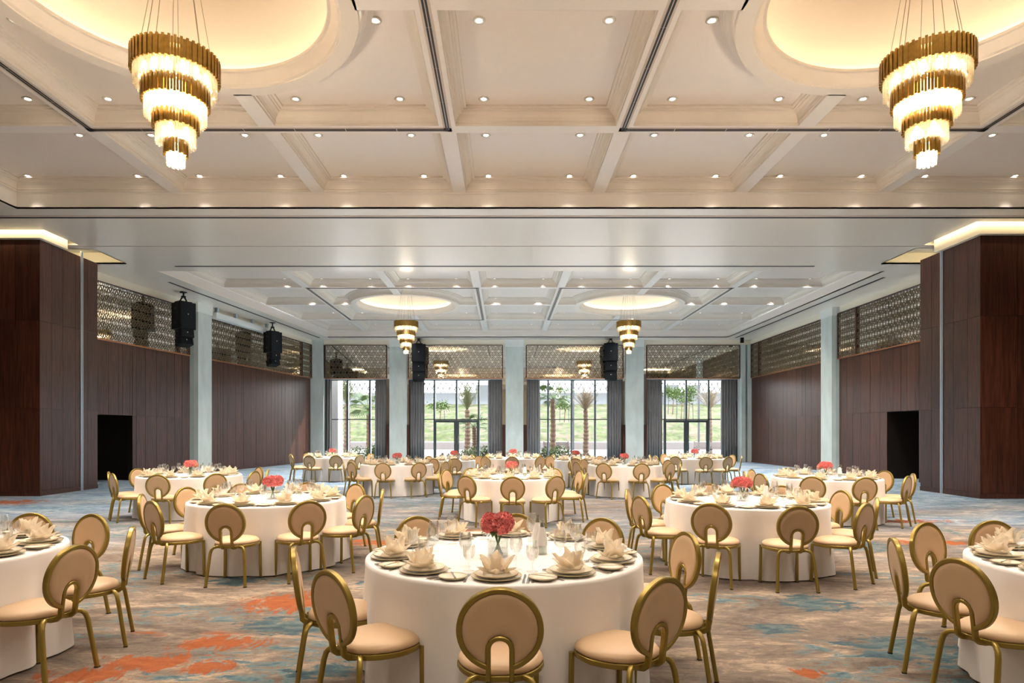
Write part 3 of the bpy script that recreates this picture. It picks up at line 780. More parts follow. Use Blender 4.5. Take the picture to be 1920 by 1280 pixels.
lbox(sL(LCOL[0])-.27, sL(LCOL[1])+.25, -.1, .02, 0, Z0-.02, 'mirror_strip', m_clear_mirror, r)

# ---------------------------------------------------------------- back windows
YG = 35.12
wins = [dict(p=(609.5, 725), mull=[651, 693], white=[(654, 657), (695, 698)], door=None),
        dict(p=(766, 942), mull=[814, 855.5, 897], door=(815, 897, 856)),
        dict(p=(987, 1168), mull=[1027, 1071, 1115], door=None),
        dict(p=(1212.6, 1387), mull=[1246, 1286, 1328], door=(1246, 1327, 1287))]
ztop = 4.48
for k, wd in enumerate(wins):
    x0, x1 = PX(wd['p'][0], YB), PX(wd['p'][1], YB)
    r = empty('window_%d' % (k+1), kind=S, label='tall back window with grey mullions, %s' % bl[k])
    zt = EYE+(VY-786)*YG/F
    b = MB(); b.box(x0, x1, YG-.04, YG+.06, ztop-.05, ztop+.02); b.box(x0, x1, YG-.04, YG+.06, 0, .05); b.box(x0, x0+.06, YG-.04, YG+.06, 0, ztop); b.box(x1-.06, x1, YG-.04, YG+.06, 0, ztop); b.build('window_frame', m_frame, r)
    b = MB(); b.box(x0, x1, YG-.03, YG+.05, zt-.025, zt+.025); b.build('transom', m_frame, r)
    xsb = [x0+.06]+[PX(m_, YG) for m_ in wd['mull']]+[x1-.06]
    for m_ in wd['mull']:
        xm = PX(m_, YG); b = MB(); b.box(xm-.03, xm+.03, YG-.05, YG+.06, 0, ztop); b.build('mullion', m_frame, r)
        b = MB(); b.box(xm+.03, xm+.075, YG-.02, YG+.14, 0, ztop); b.build('mullion_fin', m_framew, r)
    for a_, c_ in zip(xsb[:-1], xsb[1:]):
        for (z0, z1) in ((.05, zt-.025), (zt+.025, ztop-.05)):
            b = MB(); b.box(a_, c_, YG, YG+.012, z0, z1); b.build('pane', m_window, r)
    if wd['door']:
        a_, c_, m_ = [PX(q, YG-.1) for q in wd['door']]
        dr = empty('door_%d' % (1 if k == 1 else 2), kind=S, label='glazed double door with dark frame')
        zd = EYE+(VY-790)*YG/F
        b = MB(); b.box(a_-.05, a_+.09, YG-.12, YG-.05, 0, zd+.08); b.box(c_-.09, c_+.05, YG-.12, YG-.05, 0, zd+.08); b.box(a_+.09, c_-.09, YG-.12, YG-.05, zd-.05, zd+.08); b.build('door_frame', m_frame, dr)
        for sx in (-1, 1):
            b = MB(); lo, hi = (m_-.14, m_-.005) if sx < 0 else (m_+.005, m_+.14)
            b.box(lo, hi, YG-.11, YG-.05, 0, zd-.05); e0, e1 = (a_+.09, lo) if sx < 0 else (hi, c_-.09); b.box(e0, e1, YG-.11, YG-.05, 0, .12); b.build('door_leaf', m_frame, dr)
            b = MB(); b.bar((m_+sx*.1, YG-.16, .95), (m_+sx*.1, YG-.16, 1.5), .025); b.build('door_handle', m_steel, dr)
# head above glass and back shell
b = MB(); b.box(-10.6, 13.6, YB+.2, YG+.2, ztop, 4.9); b.build('wall_back_header', m_white, kind=S)
b = MB()
b.box(-11.5, PX(609.5, YB), YB+.25, YG+.1, 0, 7)
for (g0, g1) in ((725, 766), (942, 987), (1168, 1212.6)): b.box(PX(g0, YB), PX(g1, YB), YB+.5, YG+.1, 0, 7)
b.box(PX(1387, YB), 13.9, YB+.2, YG+.1, 0, 7)
b.box(-11.5, 13.9, YG-.1, YG+.1, 4.8, 9); b.build('wall_back', m_wood, kind=S)

# curtains
def curtain(p0, p1, seed, lab):
    x0, x1 = PX(p0, 34.78), PX(p1, 34.78); n = int((x1-x0)/.02); b = MB(); rnd = random.Random(seed)
    ph = rnd.random()*6; zs = [ZS0-.03, 3.6, 2.4, 1.2, 0.02]
    for j, z in enumerate(zs):
        for i in range(n+1):
            x = x0+(x1-x0)*i/n; s_ = (x-x0)
            amp = .05+.02*j/4
            y = 34.78+amp*math.sin(s_*2*PI/.145+ph+.5*math.sin(s_*5+ph)+.12*j)+.02*math.sin(s_*9+j*.6)
            b.v.append((x, y, z))
    for j in range(len(zs)-1):
        for i in range(n):
            a = j*(n+1)+i; b.f.append((a, a+1, a+n+2, a+n+1))
    o = b.build('curtain', m_curtain, smooth=True, label=lab, cat='curtain', group='grey pleated curtains on the back wall')
    sm = o.modifiers.new('thick', 'SOLIDIFY'); sm.thickness = .012
cl = [(609.5, 622, 'leftmost grey pleated curtain, left of the first back window'), (703, 725, 'grey pleated curtain right of the leftmost back window'),
      (767, 796, 'grey curtain left of the glazed door left of centre'), (915, 942, 'grey curtain right of the glazed door left of centre'),
      (987, 1013, 'grey curtain left of the window right of centre'), (1138, 1168, 'grey curtain right of the window right of centre'),
      (1212.6, 1241.5, 'grey curtain left of the rightmost glazed door'), (1352, 1387, 'rightmost grey pleated curtain beside the right corner')]
for i, c in enumerate(cl): curtain(c[0], c[1], i, c[2])

# portals for daylight
for k, wd in enumerate(wins):
    x0, x1 = PX(wd['p'][0], YB), PX(wd['p'][1], YB)
    d = bpy.data.lights.new('window_portal', 'AREA'); d.shape = 'RECTANGLE'; d.size = x1-x0; d.size_y = ztop; d.cycles.is_portal = True
    o = bpy.data.objects.new('window_portal', d); COL.objects.link(o); o.location = ((x0+x1)/2, YG+.12, ztop/2); o.rotation_euler = (-PI/2, 0, 0)

# ---------------------------------------------------------------- speakers, projector housing
def speaker(x, y, rz, zt, lab, side):
    r = empty('hanging_speaker', (x, y, 0), rz, label=lab, cat='speaker')
    w_ = .62 if side else .74; dp = .62
    def cab(z0, z1, wd, d, tilt, nm, yoff=0):
        b = MB(); h = (z1-z0)/2
        sec = [(-wd/2+.03, -d/2), (wd/2-.03, -d/2), (wd/2, -d/2+.05), (wd/2*.85, d/2), (-wd/2*.85, d/2), (-wd/2, -d/2+.05)]
        b.add([(p[0], p[1], -h) for p in sec]+[(p[0], p[1], h) for p in sec], [tuple(range(6))[::-1], tuple(range(6, 12))]+[(i, (i+1) % 6, 6+(i+1) % 6, 6+i) for i in range(6)])
        o = b.build(nm, m_black, r); o.location = (0, yoff, (z0+z1)/2); o.rotation_euler = (tilt, 0, 0)
        g = MB(); g.box(-wd/2+.05, wd/2-.05, -d/2-.012, -d/2+.004, -h+.04, h-.04); g.build('grille', m_grille, o)
        g = MB()
        for s_ in (-1, 1):
            for zz in (-h*.55, h*.55):
                g.box(s_*wd*.46-.02, s_*wd*.46+.02, -.06, .06, zz-.03, zz+.03)
        g.build('grip', m_slot, o)
        g = MB(); g.lathe([(0, 0), (.022, 0), (.022, .004), (0, .004)], 12); q = g.build('badge', m_steel, o); q.rotation_euler = (PI/2, 0, 0); q.location = (0, -d/2-.013, h*.1)
    zb = zt-.93
    cab(zb, zt, w_, dp, 0, 'upper_cabinet')
    if side: cab(zb-.30, zb-.02, w_*.86, dp*.62, -.12, 'lower_cabinet', -.08); cab(zb-.58, zb-.31, w_*.84, dp*.60, -.28, 'lower_cabinet', -.04)
    else: cab(zb-.52, zb-.02, w_*.90, dp*.8, -.03, 'lower_cabinet'); cab(zb-1.0, zb-.53, w_*.86, dp*.76, -.10, 'lower_cabinet')
    b = MB(); b.box(-.22, .22, -.18, .18, zt, zt+.05); b.bar((-.13, 0, zt+.05), (-.04, 0, zt+.22), .04); b.bar((.13, 0, zt+.05), (.04, 0, zt+.22), .04); b.box(-.06, .06, -.05, .05, zt+.2, zt+.26); b.bar((0, 0, zt+.2), (0, 0, Z0), .04); b.box(-.09, .09, -.09, .09, Z0-.03, Z0)
    b.build('hanging_bracket', m_black, r)
speaker(PX(344, 22.7), 22.7, .95, 6.17, 'black hanging loudspeaker cluster on the left nearest the camera', True)
speaker(PX(511, 29.0), 29.0, .95, 6.12, 'black hanging loudspeaker cluster on the left, farther from the camera', True)
speaker(PX(785, 34.0), 34.0, .12, 6.25, 'black hanging loudspeaker left of centre in front of back wall', False)
speaker(PX(1145, 34.0), 34.0, -.10, 6.29, 'black hanging loudspeaker right of centre in front of back wall', False)
r = empty('projection_screen_housing', label='long pale grey projection screen housing along the left wall top', cat='screen housing')
lbox(sL(25.45), sL(29.6), .10, .34, 6.12, 6.36, 'housing', m_white, r)
for y in (25.6, 26.9, 28.2, 29.4): lbox(sL(y), sL(y)+.12, .16, .28, 6.36, Z0, 'bracket', m_steelpost, r)
b = MB(); b.box(12.45, 12.6, 33.6, 33.75, 6.3, Z0); b.build('security_camera', m_black, label='small black ceiling camera at the right rear corner', cat='camera')

# ---------------------------------------------------------------- dining chair
def arcpts(cx, cy, r, a0, a1, n): return [(cx+r*math.cos(a0+(a1-a0)*i/n), cy+r*math.sin(a0+(a1-a0)*i/n)) for i in range(n+1)]
BO = Vector((0, -.235, .42)); BU = Vector((0, -.13, .9915)); BX_ = Vector((1, 0, 0)); BN = Vector((0, -.9915, -.13))
def bp(x, u, n=0): return BO+BX_*x+BU*u+BN*n
def make_chair():
    r = empty('dining_chair')
    # seat outline
    def outl(t, k=1.0, off=0):
        c, s_ = math.cos(t), math.sin(t); e = 2/3.0
        x = math.copysign(abs(c)**e, c); y = math.copysign(abs(s_)**e, s_)
        hw = .222 if y > 0 else .222-.065*(-y)**1.2
        return (x*hw*k*(1-.03*y if y > 0 else 1), .01+y*.212*k)
    n = 36; b = MB(); rings = [(.02, .487), (.3, .486), (.55, .481), (.75, .473), (.88, .463), (.96, .45), (1.0, .436), (.995, .424), (.95, .416)]
    for (k, z) in rings:
        for i in range(n): x, y = outl(2*PI*i/n, k); b.v.append((x, y, z))
    for j in range(len(rings)-1):
        for i in range(n): b.f.append((j*n+i, (j+1)*n+i, (j+1)*n+(i+1) % n, j*n+(i+1) % n))
    b.f.append(tuple(range(n))); b.f.append(tuple((len(rings)-1)*n+i for i in range(n))[::-1])
    b.build('seat', m_uph, r, smooth=True)
    b = MB(); b.sweep([(*outl(2*PI*i/n, .965), .402) for i in range(n)], rsec(.022, .030, .004), (0, 0, 1), closed=True); b.build('seat_frame', m_gold, r, smooth=True, sharp=.7)
    # ring
    dl = math.asin(.056/.195); b = MB()
    pts = [bp(.195*math.cos(a), .245+.195*math.sin(a)) for a in [(-PI/2+dl)+(2*PI-2*dl)*i/40 for i in range(41)]]
    b.sweep(pts, rsec(.027, .034, .005), BN); b.build('back_frame', m_gold, r, smooth=True, sharp=.7)
    # hairpin arch
    half = [Vector((.056, -.10, .392)), Vector((.056, -.17, .390)), Vector((.056, -.21, .398)), Vector((.056, -.236, .418)), bp(.056, .035), bp(.056, .09), bp(.056, .15)]
    arc = [bp(.056*math.cos(a), .15+.056*math.sin(a)) for a in [PI*i/10 for i in range(1, 10)]]
    path = half+arc+[Vector((-p.x, p.y, p.z)) for p in half[::-1]]
    b = MB(); b.sweep(path, rsec(.030, .022, .004), (1, .001, 0)) if False else None
    # sweep with varying reference: build by side = x axis on straights, plane normal on the arch
    sec = rsec(.024, .034, .005)
    b.sweep(half, [(q[1], q[0]) for q in sec], (1, 0, 0)); b.sweep([Vector((-p.x, p.y, p.z)) for p in half], [(q[1], q[0]) for q in sec], (1, 0, 0))
    b.sweep([half[-1]]+arc+[Vector((-half[-1].x, half[-1].y, half[-1].z))], sec, BN)
    b.build('back_arch', m_gold, r, smooth=True, sharp=.7)
    # back cushion
    R_ = .184; aw = .068; yc = -.095; b = MB()
    def dist(x, y):
        d1 = R_-math.hypot(x, y)
        if y > yc: d2 = math.hypot(x, y-yc)-aw
        else: d2 = abs(x)-aw
        return max(0, min(d1, d2))
    def bulge(d): return math.sqrt(min(1, d/.055))*(2-min(1, d/.055))
    def patch(xa, xb, low, nx, ny, sgn):
        o = len(b.v)
        for i in range(nx+1):
            x = xa+(xb-xa)*i/nx; hi = math.sqrt(max(0, R_**2-x*x)); lo = low(x)
            for j in range(ny+1):
                t = .5-.5*math.cos(PI*j/ny); y = lo+(hi-lo)*t
                h = .006+.016*bulge(dist(x, y))*.75
                b.v.append(tuple(bp(x, .245+y, sgn*h)))
        for i in range(nx):
            for j in range(ny):
                a = o+i*(ny+1)+j; q = (a, a+ny+1, a+ny+2, a+1)
                b.f.append(q if sgn > 0 else q[::-1])
    circ = lambda x: -math.sqrt(max(0, R_**2-x*x)); notch = lambda x: yc+math.sqrt(max(0, aw**2-x*x))
    for sg in (1, -1):
        patch(-R_, -aw, circ, 10, 14, sg); patch(-aw, aw, notch, 10, 10, sg); patch(aw, R_, circ, 10, 14, sg)
    # closing edge so that there is no see-through gap
    edge = [(R_*math.cos(a), R_*math.sin(a)) for a in [(-PI/2+math.asin(aw/R_))+(2*PI-2*math.asin(aw/R_))*i/40 for i in range(41)]]+[(-aw, yc)]+[(aw*math.cos(a), yc+aw*math.sin(a)) for a in [PI-PI*i/10 for i in range(1, 10)]]+[(aw, yc)]
    o = len(b.v); ne = len(edge)
    for (x, y) in edge: b.v.append(tuple(bp(x, .245+y, .0065))); b.v.append(tuple(bp(x, .245+y, -.0065)))
    for i in range(ne): a = o+2*i; c = o+2*((i+1) % ne); b.f.append((a, c, c+1, a+1))
    b.build('backrest', m_uph, r, smooth=True, sharp=1.0)
    for sx in (-1, 1):
        b = MB(); b.sweep([(sx*.192, .178, .404), (sx*.194, .180, .2), (sx*.197, .184, .006)], bev(.026, .004), (0, 1, 0)); l_ = b.build('leg', m_gold, r)
        f = MB(); f.box(sx*.197-.0135, sx*.197+.0135, .184-.0135, .184+.0135, 0, .008); f.build('foot_cap', m_foot, l_)
        b = MB(); b.sweep([(sx*.075, -.150, .400), (sx*.12, -.180, .404), (sx*.150, -.200, .396), (sx*.168, -.212, .375), (sx*.178, -.221, .335), (sx*.190, -.245, .18), (sx*.203, -.272, .006)], bev(.027, .005), (0, 1, 0)); l_ = b.build('leg', m_gold, r, smooth=True, sharp=.8)
        f = MB(); f.box(sx*.203-.014, sx*.203+.014, -.286, -.258, 0, .008); f.build('foot_cap', m_foot, l_)
    return r
CH = make_chair(); ch_used = [False]
HOURS = {0: 'twelve', 1: 'one', 2: 'two', 3: 'three', 4: 'four', 5: 'five', 6: 'six', 7: 'seven', 8: 'eight', 9: 'nine', 10: 'ten', 11: 'eleven'}
def hour(a):
    return ((PI/2-a)/(2*PI)*12) % 12
def hours_for(angs):
    """unique hour per seat"""
    hs = [hour(a) for a in angs]; used = {}; out = []
    for h in sorted(range(len(hs)), key=lambda k: abs(hs[k]-round(hs[k]))):
        c = int(round(hs[h])) % 12
        alt = sorted(range(12), key=lambda q: min((q-hs[h]) % 12, (hs[h]-q) % 12))
        for q in alt:
            if q not in used.values(): used[h] = q; break
    return [HOURS[used[k]] for k in range(len(hs))]
def place_chair(x, y, rz, label, group):
    o = CH if not ch_used[0] else copy_tree(CH)
    ch_used[0] = True
    o.location = (x, y, 0); o.rotation_euler = (0, 0, rz); tag(o, label, 'chair', group)
    return o

# ---------------------------------------------------------------- tableware meshes
def lathe_mesh(name, prof, mat, seg=24): b = MB(); b.lathe(prof, seg, cap=False); return b.mesh(name, mat, True, .9)
ME = {}
def plate_meshes(rad, nm):
    p = [(0, .004), (rad*.6, .004), (rad*.68, .008), (rad*.96, .016), (rad, .019), (rad, .015), (rad*.7, .003), (rad*.6, 0), (0, 0)]
    ME[nm] = lathe_mesh(nm, p, m_plate, 32)
    ME[nm+'_rim'] = lathe_mesh(nm+'_rim', [(rad*.965, .0165), (rad*.985, .0195), (rad*1.004, .0195), (rad*1.004, .0145)], m_rim, 32)
plate_meshes(.145, 'charger'); plate_meshes(.125, 'dinner'); plate_meshes(.082, 'side')
ME['wine'] = lathe_mesh('wine', [(.036, 0), (.034, .003), (.006, .006), (.004, .02), (.004, .09), (.008, .097), (.026, .108), (.038, .135), (.040, .160), (.036, .190), (.031, .215), (.030, .215), (.035, .188), (.038, .16), (.036, .137), (.02, .11), (0, .102)], m_glass, 16)
ME['water'] = lathe_mesh('water', [(.036, 0), (.034, .003), (.007, .007), (.005, .03), (.006, .06), (.022, .07), (.034, .088), (.038, .115), (.036, .155), (.035, .155), (.036, .115), (.031, .09), (.015, .073), (0, .068)], m_glass, 16)
ME['vase'] = lathe_mesh('vase', [(.07, 0), (.072, .01), (.072, .11), (.069, .11), (.068, .012), (0, .01)], m_vase, 28)
ME['water_in'] = lathe_mesh('water_in', [(0, .012), (.066, .012), (.066, .05), (0, .05)], m_glass, 24)
ME['bottle'] = lathe_mesh('bottle', [(.036, 0), (.037, .004), (.036, .10), (.028, .14), (.014, .185), (.012, .225), (.014, .23), (.0135, .235), (.011, .235), (.010, .19), (.024, .14), (.032, .10), (.033, .006), (0, .004)], m_bottle, 20)
ME['blabel'] = lathe_mesh('blabel', [(.0368, .06), (.0368, .10), (.0288, .14), (.0148, .184)], m_label, 20)
def cutlery():
    def wtxf(pts): return pts
    # knife along y
    b = MB()
    def flat(outline, th):
        n = len(outline); b.add([(x, y, 0) for x, y in outline]+[(x, y, th) for x, y in outline], [tuple(range(n))[::-1], tuple(range(n, 2*n))]+[(i, (i+1) % n, n+(i+1) % n, n+i) for i in range(n)])
    flat([(-.008, -.11), (.008, -.11), (.006, -.01), (.004, 0), (.010, .02), (.010, .08), (.004, .11), (-.003, .10), (-.004, .01), (-.006, -.02)], .004); ME['knife'] = b.mesh('knife', m_steel)
    b = MB(); flat([(-.008, -.11), (.008, -.11), (.004, -.03), (.004, .03), (.011, .05), (.012, .06), (-.012, .06), (-.011, .05), (-.004, .03), (-.004, -.03)], .0035)
    for k in (-.009, -.003, .003, .009): b.box(k-.0018, k+.0018, .058, .105, 0, .003)
    ME['fork'] = b.mesh('fork', m_steel)
    b = MB(); flat([(-.007, -.10), (.007, -.10), (.003, -.02), (.003, .03), (-.003, .03), (-.003, -.02)], .0035)
    flat([(.018*math.cos(a), .055+.028*math.sin(a)) for a in [2*PI*i/12 for i in range(12)]], .006); ME['spoon'] = b.mesh('spoon', m_steel)
    b = MB(); flat([(-.006, -.08), (.006, -.08), (.004, 0), (.009, .03), (.007, .07), (-.003, .075), (-.004, 0)], .004); ME['bknife'] = b.mesh('bknife', m_steel)
cutlery()
def napkin_mesh(seed):
    rnd = random.Random(seed); b = MB()
    def petal(a, h, wd, lean, r0, curl=.0, n=6):
        # folded leaf: ridge down the centre, standing and leaning outward
        d = Vector((math.cos(a), math.sin(a), 0)); t = Vector((-d.y, d.x, 0))
        rows = []
        for i in range(n+1):
            s_ = i/n; z = h*s_; ww = wd*(1-.15*s_) if s_ < .45 else wd*.93*max(.02, (1-s_)/.55)**.85
            out = r0+lean*s_*h+curl*s_*s_
            c = d*out+Vector((0, 0, z))
            rows.append([c-t*ww-d*.028*(1-s_*.4), c-t*ww*.45-d*.004, c+d*.012*(1-s_), c+t*ww*.45-d*.004, c+t*ww-d*.028*(1-s_*.4)])
        o = len(b.v)
        for rw in rows: b.v.extend([tuple(p) for p in rw])
        m_ = 5
        for i in range(n):
            for j in range(m_-1):
                a_ = o+i*m_+j; b.f.append((a_, a_+1, a_+m_+1, a_+m_))
        # back face offset for thickness
        o2 = len(b.v)
        for rw in rows: b.v.extend([tuple(p-d*.005) for p in rw])
        for i in range(n):
            for j in range(m_-1):
                a_ = o2+i*m_+j; b.f.append((a_, a_+m_, a_+m_+1, a_+1))
    petal(-PI/2, .130, .062, .38, .02)
    petal(-PI/2+1.05, .105, .060, .85, .03); petal(-PI/2-1.05, .102, .060, .9, .03)
    petal(PI/2-.5, .125, .058, .35, .02); petal(PI/2+.6, .12, .058, .35, .02); petal(0, .095, .055, .8, .02); petal(PI, .098, .055, .8, .02)
    petal(-PI/2+.5, .062, .055, 1.2, .03, .02); petal(-PI/2-.5, .06, .055, 1.25, .03, .02)
    petal(-PI/2+1.5, .045, .05, 2.0, .03, .0); petal(-PI/2-1.5, .043, .05, 2.1, .03, .0); petal(PI/2, .05, .05, 1.4, .03)
    # folded base pad
    pad = [(.085*math.cos(a)*(1+.12*math.cos(3*a+seed)), .085*math.sin(a)*(1+.12*math.cos(3*a+seed))) for a in [2*PI*i/14 for i in range(14)]]
    n = 14; b.add([(x, y, 0) for x, y in pad]+[(x*.85, y*.85, .016) for x, y in pad], [tuple(range(n))[::-1], tuple(range(n, 2*n))]+[(i, (i+1) % n, n+(i+1) % n, n+i) for i in range(n)])
    vs = [(x+rnd.uniform(-.003, .003), y+rnd.uniform(-.003, .003), max(0, z+rnd.uniform(-.003, .003)) if z > .01 else z) for x, y, z in b.v]
    b.v = vs
    return b.mesh('napkin', m_nap, True, .55)
NAP = [napkin_mesh(k) for k in range(4)]
# flower head: many ruffled petals over a ball
def bloom_mesh(mat, R_, seed, n=120):
    rnd = random.Random(seed); b = MB()
    for k in range(n):
        z = 1-1.75*(k+.5)/n; a = k*2.39996; q = math.sqrt(max(0, 1-z*z)); d = Vector((q*math.cos(a), q*math.sin(a), z))
        t = d.cross(Vector((rnd.uniform(-1, 1), rnd.uniform(-1, 1), rnd.uniform(-1, 1)))).normalized(); u = d.cross(t)
        s_ = R_*.30*rnd.uniform(.8, 1.2); c = d*R_*rnd.uniform(.84, 1.0)
        o = len(b.v); b.v.append(tuple(c-d*.012))
        for i in range(6):
            an = PI/3*i; rr = s_*(1 if i % 2 else .72); b.v.append(tuple(c+(t*math.cos(an)+u*math.sin(an))*rr+d*(R_*.10*(1 if i % 2 else -.3))))
        for i in range(6): b.f.append((o, o+1+i, o+1+(i+1) % 6))
    b.lathe([(0, -R_*.75), (R_*.6, -R_*.5), (R_*.8, 0), (R_*.6, R_*.55), (0, R_*.8)], 12)
    return b.mesh('bloom', mat, False)
BL = [bloom_mesh(m_pink, .072, 1), bloom_mesh(m_pink, .060, 2), bloom_mesh(m_pale, .052, 3)]
lfb = MB()
for (a, l_) in ((2.4, .09), (-.6, .08), (.7, .07)):
    d = Vector((math.cos(a), math.sin(a), 0)); t = Vector((-d.y, d.x, 0))
    c0 = d*.05+Vector((0, 0, .165)); o = len(lfb.v)
    for (s_, w_, dz) in ((0, .004, 0), (.3, .028, .012), (.65, .026, .008), (1, .002, -.018)):
        c = c0+d*l_*s_+Vector((0, 0, dz)); lfb.v += [tuple(c-t*w_), tuple(c+Vector((0, 0, -.006))), tuple(c+t*w_)]
    for i in range(3):
        for j in range(2): a_ = o+i*3+j; lfb.f.append((a_, a_+1, a_+4, a_+3))
ME['leaves'] = lfb.mesh('leaves', m_leaf, True)
stb = MB()
for k in range(6):
    a = k*1.05; stb.sweep([(.03*math.cos(a+2), .03*math.sin(a+2), .014), (.006*math.cos(a), .006*math.sin(a), .09), (.035*math.cos(a), .035*math.sin(a), .19)], bev(.007, .002), (0, 1, 0))
ME['stems'] = stb.mesh('stems', m_leaf, True)

ZT = .77
def cloth_mesh(R_, seed):
    rnd = random.Random(seed); b = MB(); n = 144
    ks = [(rnd.choice([9, 10, 11]), rnd.random()*6, .5), (rnd.choice([14, 15, 17]), rnd.random()*6, .35), (rnd.choice([22, 25]), rnd.random()*6, .22)]
    def fold(t):
        v = sum(w_*math.cos(k*t+p) for k, p, w_ in ks)
        return max(-1, min(1.2, v))
    rows = [(0, ZT-.002, 0), (R_*.5, ZT-.002, 0), (R_*.9, ZT-.002, 0), (R_-.01, ZT-.002, 0), (R_+.002, ZT-.008, 0), (R_+.006, ZT-.025, .02), (R_+.007, ZT-.10, .2), (R_+.008, ZT-.25, .5), (R_+.012, .35, .75), (R_+.018, .15, .95), (R_+.024, .012, 1.05)]
    for (r_, z, k) in rows:
        for i in range(n):
            t = 2*PI*i/n; f = fold(t)*k*.052; rr = r_+f
            b.v.append((rr*math.cos(t), rr*math.sin(t), z+(.004*fold(t*1.0) if z < .05 else 0)))
    for j in range(len(rows)-1):
        for i in range(n):
            if j == 0: b.f.append((i+n, n+(i+1) % n, 0)) if False else b.f.append((j*n+i, (j+1)*n+i, (j+1)*n+(i+1) % n, j*n+(i+1) % n))
            else: b.f.append((j*n+i, (j+1)*n+i, (j+1)*n+(i+1) % n, j*n+(i+1) % n))
    return b.mesh('tablecloth', m_cloth, True)
CLM = [cloth_mesh(.93, k) for k in range(4)]; CLS = cloth_mesh(.64, 9)

